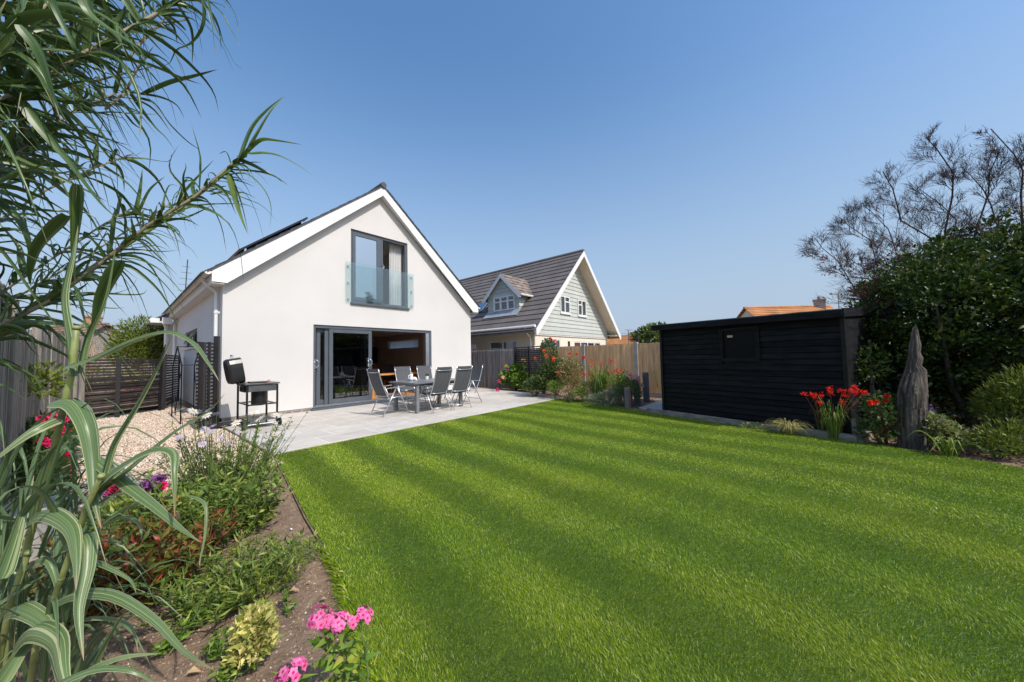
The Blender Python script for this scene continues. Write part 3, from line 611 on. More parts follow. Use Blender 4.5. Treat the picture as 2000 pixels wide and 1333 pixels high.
# ================================================================== NEIGHBOUR HOUSE
NX0, NX1, NY, NYG = 11.80, 18.95, 8.82, 8.22
NXM = 15.30; NZR, NS = 6.56, .985
NH = thing('neighbour_house', 'cream and pale green boarded chalet house with grey tiled roof behind the fence', 'house', (NXM, NY, 0))
GW = [(12.54, 13.88, .9, 2.10), (15.15, 18.1, .9, 2.03)]
mb = MB(); mb.wall(lambda x, z: (x, NY, z), (0, .25, 0), NX0, NX1, 0, 2.28, GW)
mb.wall(lambda y, z: (NX0, y, z), (.25, 0, 0), NY, 24, 0, 2.44, [(9.8, 11.55, .9, 2.06), (12.42, 13.3, 1.3, 2.02)])
mb.build('wall', cream_m, NH)
nrc = [(-NS, 1, NZR-.12-NS*NXM), (NS, 1, NZR-.12+NS*NXM)]
siding = simple('sage_green_boarding', (.47, .50, .46), .6, .04, 2, island=.06)
dorm_siding = siding
mb = MB(); z = 2.30; TW = [(13.90, 14.78, 3.38, 4.23), (15.58, 16.46, 3.37, 4.22)]
mb.wall(lambda x, z: (x, NY+.02, z), (0, .2, 0), NX0-.1, NX1+.1, 2.28, 6.5, TW, nrc)
while z < 6.3:      # overlapping boards
    for (a, b) in ((NX0-.05, NX1+.05),):
        lo, hi = z, z+.195; segs = [(a, b)]
        for h in TW:
            if hi > h[2]-.0 and lo < h[3]: segs = [(p, q) for (s0, s1) in segs for (p, q) in ((s0, min(s1, h[0])), (max(s0, h[1]), s1)) if q-p > .02]
        for (p, q) in segs:
            xl = NXM-(NZR-.12-hi)/NS; xr = NXM+(NZR-.12-hi)/NS; p2, q2 = max(p, xl), min(q, xr)
            if q2-p2 < .05: continue
            ex0 = max(p, NXM-(NZR-.12-lo)/NS) if p < xl else p2; ex1 = min(q, NXM+(NZR-.12-lo)/NS) if q > xr else q2
            mb.add([(ex0, NY-.028, lo), (ex1, NY-.028, lo), (q2, NY-.003, hi), (p2, NY-.003, hi), (ex0, NY+.015, lo), (ex1, NY+.015, lo)], [[0, 1, 2, 3], [4, 5, 1, 0]])
    z += .195
mb.build('boarding', siding, NH)
mb = MB(); mb.box(NX0-.03, NX1+.03, NY-.05, NY-.001, 2.24, 2.275); mb.build('drip_rail', soffit_w, NH)
tile_m = simple('grey_concrete_tile', (.135, .118, .112), .8, .14, 1.5, .3, 50, island=.12)
tile_b = simple('lichened_tile', (.20, .155, .13), .85, .35, 4, .3, 50, island=.12)
def courses(mb, e0, e1, up, n, lip=.04):
    """tile courses between eaves line e0-e1 and the ridge (eaves + up); each course steps over the one below"""
    e0, e1, up = map(lambda a: np.array(a, float), (e0, e1, up)); nn = np.cross(e1-e0, up); nn /= np.linalg.norm(nn)
    if nn[2] < 0: nn = -nn
    for i in range(n):
        a, b = up*i/n, up*(i+1.12)/n if i < n-1 else up*(i+1)/n
        mb.add([e0+a+nn*lip, e1+a+nn*lip, e1+b+nn*.004, e0+b+nn*.004, e0+a-nn*.0, e1+a-nn*.0], [[0, 1, 2, 3], [4, 5, 1, 0]])
mb = MB(); xe = 11.02; ze = NZR-NS*(NXM-xe)+.02
courses(mb, (xe, NYG-.02, ze), (xe, 26, ze), (NXM-xe, 0, NZR-ze+.02), 17)
xr = 2*NXM-xe; courses(mb, (xr, NYG-.02, ze), (xr, 26, ze), (NXM-xr, 0, NZR-ze+.02), 17)
mb.prism([(NXM, NYG, NZR-.02), (xe, NYG, ze-.03), (xe, NYG, ze-.09), (NXM, NYG, NZR-.10), (xr, NYG, ze-.09), (xr, NYG, ze-.03)], (0, 18, 0))
NR = mb.build('roof', tile_m, NH)
mb = MB(); mb.tube([(NXM, NYG-.03, NZR+.01), (NXM, 26, NZR+.01)], .10, 8); mb.build('ridge_tile', tile_m, NR)
mb = MB()
for sg in (-1, 1):
    x2 = NXM+sg*(NXM-11.10); z2 = NZR-.05-NS*abs(x2-NXM); mb.prism([(NXM, NYG-.045, NZR-.0), (x2, NYG-.045, z2+.05), (x2, NYG-.045, z2-.16), (x2-sg*.1, NYG-.045, z2-.18), (NXM, NYG-.045, NZR-.26)], (0, .035, 0))
mb.build('bargeboard', upvc, NH)
mb = MB()
for sg in (-1, 1):
    x2 = NXM+sg*(NXM-11.2); z2 = NZR-.16-NS*abs(x2-NXM); mb.prism([(NXM, NYG-.009, NZR-.16), (x2, NYG-.009, z2), (x2, NYG-.009, z2+.02), (NXM, NYG-.009, NZR-.14)], (0, NY-NYG+.03, 0))
    mb.box(min(x2, NXM+sg*3.45), max(x2, NXM+sg*3.45), NYG, 24, 2.43, 2.45)
mb.build('soffit', cream_m, NH)
mb = MB(); mb.tube([(11.08, NYG-.0, 2.55), (11.08, 24, 2.55)], .06, 8); mb.box(11.14, 11.16, NYG+.03, 24, 2.44, 2.60); mb.build('gutter', upvc, NH)
mb = MB(); mb.tube([(11.10, 8.75, 2.5), (11.15, 8.8, 2.38), (11.70, 8.98, 2.16), (11.74, 8.98, 2.0), (11.74, 8.98, .1)], .04, 8); mb.build('downpipe', upvc, NH)
def pvc_window(parent, fn, x0, x1, z0, z1, muls=(), trans=None, fr=.055, dep=.06, glass=None, name='window'):
    """fn(x,z,d) -> 3D; d measured outwards"""
    mb = MB()
    def bx(a, b, c, d, e=0.0, g=dep):
        P = [fn(x, z, q) for q in (e, g) for x, z in ((a, c), (b, c), (b, d), (a, d))]; mb.add(P, [[0, 3, 2, 1], [4, 5, 6, 7], [0, 1, 5, 4], [1, 2, 6, 5], [2, 3, 7, 6], [3, 0, 4, 7]])
    bx(x0, x0+fr, z0, z1); bx(x1-fr, x1, z0, z1); bx(x0+fr, x1-fr, z0, z0+fr*1.2, 0, dep-.002); bx(x0+fr, x1-fr, z1-fr, z1, 0, dep-.002)
    for m in muls: bx(m-fr*.6, m+fr*.6, z0+fr, z1-fr, 0, dep-.004)
    if trans:
        for (a, b, zz) in trans: bx(a, b, zz-fr*.5, zz+fr*.5, 0, dep-.006)
    o = mb.build(name, upvc, parent)
    mb = MB(); mb.add([fn(x0+fr*.5, z0+fr*.5, .02), fn(x1-fr*.5, z0+fr*.5, .02), fn(x1-fr*.5, z1-fr*.5, .02), fn(x0+fr*.5, z1-fr*.5, .02)], [[0, 1, 2, 3]]); mb.build('pane', glass or glass_w, o)
    return o
fG = lambda x, z, d: (x, NY+.02-d, z)
for (a, b, c, d), side in ((TW[0], 1), (TW[1], 0)):
    m = (a+b)/2-.02; o = pvc_window(NH, fG, a, b, c, d, (m,), [(m, b, d-.27)] if side else [(a, m, d-.27)], dep=.075)
    mb = MB(); mb.box(a-.03, b+.03, NY-.08, NY-.056, c-.05, c); mb.build('sill', upvc, o)
    mb = MB()
    for (p, q) in ((a+.04, a+.3), (b-.3, b-.04)):
        for k in range(5): mb.add([(p+(q-p)*k/5, NY+.12+.02*(k % 2), c), (p+(q-p)*(k+1)/5, NY+.12+.02*((k+1) % 2), c), (p+(q-p)*(k+1)/5, NY+.12+.02*((k+1) % 2), d), (p+(q-p)*k/5, NY+.12+.02*(k % 2), d)], [[0, 1, 2, 3]])
    mb.build('net_curtain', curtain_m, o)
    mb = MB(); mb.box(a-.3, b+.3, NY+.45, NY+.47, c-.3, d+.3); mb.build('room_back', whitewall, o)
fG2 = lambda x, z, d: (x, NY+.06-d, z)
for (a, b, c, d), mu in ((GW[0], (13.0, 13.45)), (GW[1], (15.85, 16.6, 17.35))):
    o = pvc_window(NH, fG2, a, b, c, d, mu, dep=.05); mb = MB(); mb.box(a-.2, b+.2, NY+.5, NY+.52, c-.2, d+.2); mb.build('room_back', simple('room_grey%d' % int(a), (.22, .22, .21)), o)
fS = lambda y, z, d: (NX0+.06-d, y, z)
for (a, b, c, d, mu) in ((9.8, 11.55, .9, 2.06, (10.7,)), (12.42, 13.3, 1.3, 2.02, ())):
    o = pvc_window(NH, fS, a, b, c, d, mu, [(a, b, 1.72)] if not mu else None, dep=.05); mb = MB(); mb.box(NX0+.4, NX0+.42, a-.2, b+.2, c-.2, d+.2); mb.build('room_back', simple('blind_grey%d' % int(a), (.36, .37, .37)), o)
mb = MB(); mb.box(14.55, 14.62, NY-.08, NY-.001, 1.75, 2.02); mb.build('outside_light', blackp, NH)
# dormer
DXF = 12.09; DY0, DY1 = 9.85, 11.85
def dz(y, top=5.30, s=.93): return top-s*abs(y-10.85)
DM = MB(); DM.wall(lambda y, z: (DXF+.01, y, z), (.05, 0, 0), DY0, DY1, 3.44, 5.3, [(10.12, 11.47, 3.53, 4.22)], [(-.93, 1, 5.22-.93*10.85), (.93, 1, 5.22+.93*10.85)])
for k in range(9):
    z = 3.44+k*.195
    if z > 5.1: break
    hw = min(1.0, (5.2-z-.1)/.93); segs = [(10.85-hw, 10.85+hw)]
    if z < 4.22 and z+.195 > 3.53: segs = [(10.85-hw, 10.12), (11.47, 10.85+hw)]
    for p, q in segs:
        if q > p: DM.add([(DXF-.018, p, z), (DXF-.018, q, z), (DXF+.008, q, z+.195), (DXF+.008, p, z+.195)], [[0, 3, 2, 1]])
    if z < 4.2: DM.add([(DXF, DY0-.018, z), (13.2, DY0-.018, z), (13.2, DY0+.01, z+.195), (DXF, DY0+.01, z+.195)], [[0, 1, 2, 3]]); DM.add([(DXF, DY1+.018, z), (13.2, DY1+.018, z), (13.2, DY1, z+.195), (DXF, DY1, z+.195)], [[0, 3, 2, 1]])
DM = DM.build('dormer', dorm_siding, NH)
mb = MB()
for sg in (-1, 1):
    ye = 10.85+sg*1.22; courses(mb, (DXF-.16, ye, dz(ye)), (15.0, ye, dz(ye)), (0, -sg*1.22, 5.30-dz(ye)), 6, .03)
mb.prism([(DXF-.15, 10.85, 5.28), (DXF-.15, 12.07, dz(12.07)-.02), (DXF-.15, 12.07, dz(12.07)-.06), (DXF-.15, 10.85, 5.22), (DXF-.15, 9.63, dz(9.63)-.06), (DXF-.15, 9.63, dz(9.63)-.02)], (2.9, 0, 0))
mb.build('dormer_roof', tile_b, DM)
mb = MB()
for sg in (-1, 1):
    ye = 10.85+sg*1.22; mb.prism([(DXF-.18, 10.85, 5.29), (DXF-.18, ye, dz(ye)), (DXF-.18, ye, dz(ye)-.16), (DXF-.18, ye-sg*.1, dz(ye)-.17), (DXF-.18, 10.85, 5.10)], (.025, 0, 0))
    mb.tube([(DXF-.18, ye+sg*.04, dz(ye)-.03), (13.35, ye+sg*.04, dz(ye)-.03)], .045, 6)
mb.build('dormer_bargeboard', upvc, DM)
fD = lambda y, z, d: (DXF+.03-d, y, z)
o = pvc_window(DM, fD, 10.12, 11.47, 3.53, 4.22, (10.57, 11.02), [(10.12, 11.47, 3.97)], dep=.055)
mb = MB(); mb.box(DXF+.3, DXF+.32, 9.9, 11.8, 3.45, 4.4); mb.build('room_back', simple('dorm_dark', (.10, .11, .12)), o)
mb = MB(); mb.obox((DXF-.12, 10.85, 3.385), (.18, 0, .177), (0, 1.08, 0), (-.01, 0, .01)); mb.build('lead_flashing', simple('lead_sheet', (.30, .33, .36), .5, .15, 5), DM)
def on_roof(x, y, off): return np.array([x, y, NZR-NS*(NXM-x)+off])
mb = MB(); c = on_roof(12.55, 12.95, .07); mb.obox(c, (.30, 0, .295), (0, .42, 0), (-.02, 0, .02)); o = mb.build('roof_light', solar_m, NR)
mb = MB(); mb.obox(c+np.array([-.02, 0, .02]), (.26, 0, .256), (0, .38, 0), (-.012, 0, .012)); mb.build('pane', glass_up, o)

# ================================================================== FENCES
def boards(mb, a, b, z0, z1, wd, th=.016, gap=.0, jag=.0, pointed=0., lap=True):
    a, b = np.array(a, float), np.array(b, float); L = np.linalg.norm(b-a); d = (b-a)/L; n = int(L/wd); nr = np.array([-d[1], d[0]])
    for i in range(n):
        p = a+d*(i*L/n+gap/2); q = a+d*((i+1)*L/n-gap/2+(.012 if lap else 0)); off = nr*(.007*(i % 2)+random.uniform(-.003, .003)); zt = z1+random.uniform(-jag, jag); t0 = nr*th
        P = [(*(p+off), z0), (*(q+off), z0), (*(q+off), zt)]
        if pointed: P += [(*((p+q)/2+off), zt+pointed)]
        P += [(*(p+off), zt)]
        mb.prism(P, (t0[0], t0[1], 0))
FX = 10.67
F1 = thing('panel_fence', 'tall brown vertical board fence with concrete posts behind the flower border', 'fence', (FX, 3.6, 0))
posts = [7.62, 5.84, 4.0, 2.15, .3, -1.55, -3.4, -5.2]
for a, b in zip(posts[:-1], posts[1:]):
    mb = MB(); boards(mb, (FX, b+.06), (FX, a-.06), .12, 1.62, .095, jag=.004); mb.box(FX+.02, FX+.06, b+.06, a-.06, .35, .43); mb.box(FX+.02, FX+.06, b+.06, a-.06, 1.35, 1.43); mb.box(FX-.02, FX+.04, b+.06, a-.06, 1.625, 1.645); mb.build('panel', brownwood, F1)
    mb = MB(); mb.box(FX-.01, FX+.04, b+.06, a-.06, -.02, .115); mb.build('gravel_board', concrete, F1)
for y in posts[:]:
    mb = MB(); mb.box(FX-.05, FX+.06, y-.055, y+.055, -.02, 1.68); mb.build('post', concrete, F1, bevel=.008)
F2 = thing('picket_fence', 'weathered grey close-boarded fence with ragged tops beside the white house', 'fence', (FX, 10.2, 0))
mb = MB(); boards(mb, (FX+.02, 7.70), (FX+.02, 16), 0., 1.58, .075, gap=.006, jag=.012, pointed=.05, lap=False); mb.build('boards', greywood, F2)
mb = MB(); mb.box(FX+.045, FX+.09, 7.7, 16, .4, .48); mb.box(FX+.045, FX+.09, 7.7, 16, 1.3, 1.38); mb.build('rail', greywood, F2)
F3 = thing('old_board_fence', 'old silvery board fence along the left border behind the reeds', 'fence', (-.7, 7, 0))
for a, b, zt in (((-.42, 3.2), (-.58, 5.2), 1.86), ((-.58, 5.2), (-.70, 7.2), 1.78), ((-.70, 7.2), (-.80, 9.3), 1.76), ((-.80, 9.3), (-.50, 10.9), 1.93)):
    mb = MB(); boards(mb, a, b, .0, zt, .095, jag=.02); mb.build('panel', oldwood, F3)
for x, y, h in ((-.60, 5.2, 1.9), (-.73, 7.2, 1.9), (-.80, 9.3, 2.0), (-.50, 10.95, 2.12), (-.42, 11.3, 1.9)):
    mb = MB(); mb.box(x-.05, x+.05, y-.05, y+.05, 0, h); mb.build('post', oldwood, F3, bevel=.01)
def slats(mb, a, b, z0, z1, n, h, th=.018, side=1):
    a, b = np.array(a, float), np.array(b, float); d = (b-a)/np.linalg.norm(b-a); nr = np.array([-d[1], d[0]])*side
    for i in range(n):
        z = z0+(z1-z0-h)*i/(n-1)+random.uniform(-.004, .004); p, q = a+nr*random.uniform(-.003, .003), b+nr*random.uniform(-.003, .003); mb.bar((*p, z+h/2), (*q, z+h/2), th, h)
SF = thing('slatted_fence', 'low brown horizontal slat fence across the end of the gravel path', 'fence', (.1, 13.3, 0))
for k, (a, b) in enumerate((((-.48, 13.05), (.09, 13.36)), ((.09, 13.36), (.94, 14.2)))):
    mb = MB(); slats(mb, a, b, .16, 1.47, 18, .05); mb.build('slat_panel', slatbrown, SF)
for (x, y) in ((-.48, 13.0), (.09, 13.31), (.95, 14.15)): mb = MB(); mb.box(x-.045, x+.045, y-.045, y+.045, -.02, 1.5); mb.build('post', slatwood, SF, bevel=.006)
mb = MB(); slats(mb, (-.5, 13.6), (.9, 14.6), .0, 1.0, 8, .1); mb.build('backing_board', slatbrown, SF)
SG = thing('slatted_gate', 'black horizontal slat gate closing the gap to the house side wall', 'gate', (1.2, 15.2, 0))
mb = MB(); slats(mb, (.98, 14.3), (1.46, 16.2), .1, 1.60, 20, .05); mb.build('slat_panel', slatwood, SG)
mb = MB(); mb.bar((1.0, 14.33, 0.05), (1.0, 14.33, 1.62), .05, .05, (0, 1, 0)); mb.bar((1.46, 16.2, 0.05), (1.46, 16.2, 1.62), .05, .05, (0, 1, 0)); mb.bar((1.03, 14.4, .12), (1.44, 16.1, .12), .03, .08); mb.build('gate_frame', slatwood, SG)
mb = MB(); mb.tube([(1.54, 14.9, .72), (1.44, 14.85, .72), (1.44, 14.8, .66)], .012, 6); tag(mb.build('garden_tap', alu), 'small metal tap on the shaded house side wall', 'tap')
mb = MB(); mb.tube([(.88, 14.0, 0), (.90, 14.0, 1.5), (.97, 14.0, 1.88)], [.03, .03, .012], 8); tag(mb.build('closed_parasol', blackp), 'slim black pointed pole standing at the slatted fence corner', 'pole')
def screen(name, lb, posts_, z1, n, ext=0.05, mid=None, slat_h=.038):
    t = thing(name, lb, 'screen', (posts_[0][0], posts_[0][1], 0)); a, b = np.array(posts_[0][:2]), np.array(posts_[-1][:2]); d = (b-a)/np.linalg.norm(b-a); nr = np.array([-d[1], d[0]])
    mb = MB(); slats(mb, a-d*ext+nr*.045, b+d*ext+nr*.045, .12, z1-.05, n, slat_h, .02); mb.build('slat_panel', slatwood, t)
    for (x, y, h) in posts_: mb = MB(); mb.bar((x, y, -.02), (x, y, h), .09, .09, (d[0], d[1], 0)); mb.build('post', slatwood, t, bevel=.006)
    if mid is not None: m = a+(b-a)*mid+nr*.02; mb = MB(); mb.bar((m[0], m[1], .1), (m[0], m[1], z1-.04), .05, .03, (d[0], d[1], 0)); mb.build('batten', slatwood, t)
    return t
screen('slatted_screen', 'black slatted screen panel between barbecue and house corner', [(1.17, 9.26, 1.74), (1.47, 9.78, 1.90)], 1.80, 22, .10, .55)
screen('slatted_screen', 'black slatted screen at the right edge of the patio among flowers', [(10.54, 8.86, 1.72), (9.97, 7.09, 1.80)], 1.74, 22, .02, .50)
# black metal arch frame on the side wall
mb = MB()
A = [(1.0+.02*0, 0, 0)]
def archline(x, y0, y1): 
    ym = (y0+y1)/2; return [(x, y0, 0), (x, y0, 1.28), (x, ym, 1.72), (x, y1, 1.28), (x, y1, 0)]
for x in (.98, 1.38): mb.tube(archline(x, 10.4, 12.1), .014, 6)
for (y, z) in ((10.4, 1.28), (12.1, 1.28), (11.25, 1.72), (10.4, .1), (12.1, .1)): mb.tube([(.98, y, z), (1.38, y, z)], .01, 6)
for x in (.98, 1.38): mb.tube([(x, 10.4, 1.2), (x, 11.0, .75), (x, 11.4, .1)], .008, 6); mb.tube([(x, 12.1, 1.2), (x, 11.4, .1)], .008, 6)
tag(mb.build('metal_frame', blackp), 'black tubular metal frame against the shaded side wall behind the screen', 'frame')

# ================================================================== SHED
SA, SB2 = np.array([7.915, 2.41]), np.array([7.14, -.47]); sdv = (SB2-SA)/np.linalg.norm(SB2-SA); snv = np.array([.966, -.26]); snv = np.array([-sdv[1], sdv[0]]); snv = snv if snv[0] > 0 else -snv
SLN = np.linalg.norm(SB2-SA)
SH = thing('garden_shed', 'black painted shiplap garden shed with felt roof and one small window', 'shed', (*((SA+SB2)/2), 0))
def sp(s, z, d=0.): p = SA+sdv*s-snv*d; return (p[0], p[1], z)
mb = MB(); SWIN = (1.25, 1.86, 1.16, 1.72)
mb.wall(lambda s, z: sp(s, z, -.02), (*(snv*.05), 0), 0, SLN, .06, 1.83, [SWIN])
z = .06; bh = .1005
while z < 1.82:
    hi = min(z+bh, 1.83); segs = [(0.02, SLN-.02)]
    if hi > SWIN[2] and z < SWIN[3]: segs = [(.02, SWIN[0]), (SWIN[1], SLN-.02)]
    for p, q in segs: mb.add([sp(p, z+.012, .006), sp(q, z+.012, .006), sp(q, hi, -.010), sp(p, hi, -.010), sp(p, z, -.012), sp(q, z, -.012)], [[0, 1, 2, 3], [4, 5, 1, 0]])
    z += bh
for s0 in (0, SLN):
    mb.wall(lambda s, z: (*(SA+sdv*s0+snv*s), z), (*(sdv*(.05 if s0 == 0 else -.05)), 0), 0.02, 2.1, .06, 2.1, [], [(-.06, 1, 1.83)])
mb.wall(lambda s, z: (*(SA+sdv*s+snv*2.1), z), (*(-snv*.05), 0), 0, SLN, .06, 1.94)
mb.build('wall', shed_m, SH)
for s in (-.015, SLN-.035): mb = MB(); mb.obox(sp(s+.025, .945, .004), (*(sdv*.025), 0), (*(snv*.025), 0), (0, 0, .885)); mb.build('corner_board', blackp, SH)
RFS = MB(); P = [sp(-.12, 1.945, .14), sp(SLN+.02, 1.915, .14)]; back = snv*2.45
q0 = [np.array(P[0]), np.array(P[1]), np.array(P[1])+np.array([*back, .16]), np.array(P[0])+np.array([*back, .16])]; RFS.prism(q0, (0, 0, -.025)); RFS = RFS.build('roof', felt, SH)
mb = MB(); mb.obox((np.array(P[0])+np.array(P[1]))/2+np.array([*(-snv*.008), -.07]), (np.array(P[1])-np.array(P[0]))/2+np.array([0, 0, .0]), (*(snv*.010), 0), (0, 0, .055)); mb.build('fascia', shed_m, RFS)
mb = MB(); e0, e1 = q0[1]+np.array([*(sdv*.010), -.06]), q0[2]+np.array([*(sdv*.010), -.06]); mb.obox((e0+e1)/2, (e1-e0)/2, (*(sdv*.009), 0), (0, 0, .065)); mb.build('end_fascia', shed_m, RFS)
wn = MB(); a, b, c, d = SWIN
for (p, q, u, v) in ((a-.03, a+.04, c-.03, d+.03), (b-.04, b+.03, c-.03, d+.03), (a+.04, b-.04, c-.03, c+.03), (a+.04, b-.04, d-.03, d+.03)):
    wn.obox(sp((p+q)/2, (u+v)/2, .012), (*(sdv*(q-p)/2), 0), (*(snv*.014), 0), (0, 0, (v-u)/2))
wn = wn.build('window', shed_m, SH)
mb = MB(); mb.add([sp(a, c, -.004), sp(b, c, -.004), sp(b, d, -.004), sp(a, d, -.004)], [[0, 1, 2, 3]]); mb.build('pane', simple('shed_glass', (.006, .006, .007), .4, spec=.12), wn)
mb = MB()
for k in range(5): mb.obox(sp((a+b)/2, c+.08+k*.105, -.012), (*(sdv*(b-a)/2), 0), (*(snv*.004), 0), (0, 0, .022))
mb.build('security_bar', blackp, wn)
mb = MB(); mb.obox(sp(a+.16, d-.12, .0), (*(sdv*.045), 0), (*(snv*.006), 0), (0, 0, .02)); tag(mb.build('window_catch', simple('brass_catch', (.45, .38, .24), .35)), None, None).parent = None
c_ = bpy.data.objects['window_catch']; c_.parent = wn; c_.location = (0, 0, 0)
for v in c_.data.vertices: v.co = v.co-Vector(rootloc(wn))
mb = MB(); e = [(7.90, 2.75), (7.43, 1.31), (7.15, .52), (7.03, -.12), (6.92, -.52)]
for p, q in zip(e[:-1], e[1:]): mb.bar((*p, .03), (*q, .03), .10, .10)
mb.bar((6.92, -.52, .031), (7.35, -.66, .031), .10, .11); mb.bar((6.98, -.50, .04), (7.02, -.50, .30), .05, .03, (1, 0, 0))
tag(mb.build('sleeper_edging', sleeper_m), 'grey timber sleepers edging the bed in front of the black shed', 'edging')
# bollards
for (x0, x1, yb, yt, nm, m, lb) in ((1220, 1233, 796, 757, 'log_bollard', bollard_m, 'short round weathered log post, nearest the lawn by the shed path'), (1239, 1251, 791, 735, 'timber_post', blackpost_m, 'middle grey timber post in front of the concrete fence post'), (1257, 1269, 785, 727, 'timber_post', blackpost_m, 'tallest dark grey timber post, nearest the black shed')):
    g = gz((x0+x1)/2, yb); D = (g-CAM)@CF; h = 1.3-(yt-0)*0; r_ = (x1-x0)/2/665.9*D; top = (at((x0+x1)/2, yt, D))[2]
    mb = MB()
    if m is bollard_m: mb.lathe((g[0], g[1], -.03), [(r_, 0), (r_*1.02, top*.5), (r_*.98, top), (r_*.9, top+.025)], 14)
    else: mb.box(g[0]-r_*.8, g[0]+r_*.8, g[1]-r_*.8, g[1]+r_*.8, -.03, top)
    tag(mb.build(nm, m, bevel=.012, smooth=False), lb, 'post', 'posts beside the shed path')

# ================================================================== FAR HOUSES, LAMP, AERIALS
def far_house(name, lb, c, L, Wd, zE, zR, ang, roofm, wallm, chim=None, rise=.0):
    c = np.array(c[:2]); u = np.array([math.cos(ang), math.sin(ang)]); v = np.array([-u[1], u[0]]); t = thing(name, lb, 'house', (*c, 0))
    def p(a, b, z): q = c+u*a+v*b; return (q[0], q[1], z)
    mb = MB(); mb.add([p(i, j, z) for z in (0, zE) for i, j in ((-L/2, -Wd/2), (L/2, -Wd/2), (L/2, Wd/2), (-L/2, Wd/2))]+[p(-L/2, 0, zR-.05), p(L/2, 0, zR-.05)], [[0, 1, 5, 4], [1, 2, 6, 5], [2, 3, 7, 6], [3, 0, 4, 7], [5, 6, 9], [7, 4, 8]]); mb.build('wall', wallm, t)
    mb = MB(); o = .25; s = (zR-zE)/(Wd/2)
    for sg in (-1, 1):
        e0, e1 = p(-L/2-o, sg*(Wd/2+o), zE-o*s), p(L/2+o, sg*(Wd/2+o), zE-o*s); up = np.array(p(0, 0, zR))-np.array(p(0, sg*(Wd/2+o), zE-o*s)); courses(mb, e0, e1, up, max(6, int(np.linalg.norm(up)/.28)), .05)
    rf = mb.build('roof', roofm, t)
    mb = MB(); mb.tube([p(-L/2-o, 0, zR+.02), p(L/2+o, 0, zR+.02)], .1, 6); mb.build('ridge_tile', roofm, rf)
    if chim is not None:
        mb = MB(); q = p(chim, 0, 0); mb.box(q[0]-.35, q[0]+.35, q[1]-.35, q[1]+.35, zR-.6, zR+.45); mb.box(q[0]-.4, q[0]+.4, q[1]-.4, q[1]+.4, zR+.45, zR+.55); o2 = mb.build('chimney', brick_dark if 'orange' in lb else simple('chimney_brick', (.33, .20, .12), .9, .2, 6), rf)
        mb = MB(); mb.lathe((q[0], q[1], zR+.55), [(.12, 0), (.10, .25)], 10); mb.build('chimney_pot', brick_dark, o2)
    return t
orange_t = simple('orange_clay_tile', (.45, .20, .075), .85, .15, 1.0, .2, 30, island=.1)
brown_t = simple('brown_clay_tile', (.25, .165, .12), .85, .15, 2.5, .3, 60, stretch=(1, 1, 1), island=.12)
D0 = 21.; A1, A2 = at(120, 636, D0), at(241, 636, D0-1.0); m = (A1+A2)/2; ang = math.atan2(A2[1]-A1[1], A2[0]-A1[0])
far_house('tiled_house', 'brown tiled roof house with a stub chimney beyond the slatted fence', m+np.array([-.9, 2.8, 0]), 5.8, 7., .9, m[2]+.1, ang, brown_t, brick_dark, chim=1.9)
B1, B2 = at(1453, 607, 27), at(1620, 594, 27); m = (B1+B2)/2; ang = math.atan2(B2[1]-B1[1], B2[0]-B1[0])
far_house('tiled_house', 'orange tiled roof with a dark chimney rising above the black shed', m, np.linalg.norm((B2-B1)[:2])-.5, 7, 2.3, (B1[2]+B2[2])/2, ang, orange_t, cream_m, chim=2.6)
C1 = at(1223, 655, 40); th2 = far_house('tiled_house', 'small orange-brown roofed house with white gable right of the boarded house', at(1203, 655, 42), 5.0, 5.0, 2.1, C1[2], YAW*-0+R(100), orange_t, render_white)
g = at(1637, 574, 32); mb = MB(); mb.tube([(g[0], g[1], 0), (g[0], g[1], g[2])], [.07, .05], 8); sl = tag(mb.build('street_lamp', concrete), 'grey street lamp between the orange roof and the bare tree', 'street lamp')
mb = MB(); q = np.array([CR[0], CR[1], 0])*-.35; mb.obox(g+q, q, (0, 0, .07), (-q[1]*.4, q[0]*.4, 0)); mb.build('lamp_head', concrete, sl)
for (x, yt, D, bars, lb) in ((1227, 645, 30, 1, 'thin aerial mast with crossbar right of the boarded house'), (1247, 654, 26, 0, 'short thin pole above the brown fence near the shed')):
    g = at(x, yt, D); mb = MB(); mb.tube([(g[0], g[1], 0), (g[0], g[1], g[2])], .03, 6)
    if bars: mb.tube([g-CR*.3, g+CR*.4], .02, 5); mb.tube([g-CR*.1+np.array([0, 0, -.2]), g+CR*.3+np.array([0, 0, -.2])], .015, 5)
    tag(mb.build('aerial_mast', darkgrey_m), lb, 'mast')
mb = MB(); n = 14; a, b = at(1212, 652, 38), at(1700, 628, 30); mb.tube([a+(b-a)*i/n-np.array([0, 0, 1.2*4*(i/n)*(1-i/n)*.3]) for i in range(n+1)], .012, 4); tag(mb.build('overhead_wire', darkgrey_m), 'thin overhead wire crossing behind the shed roof', 'wire')
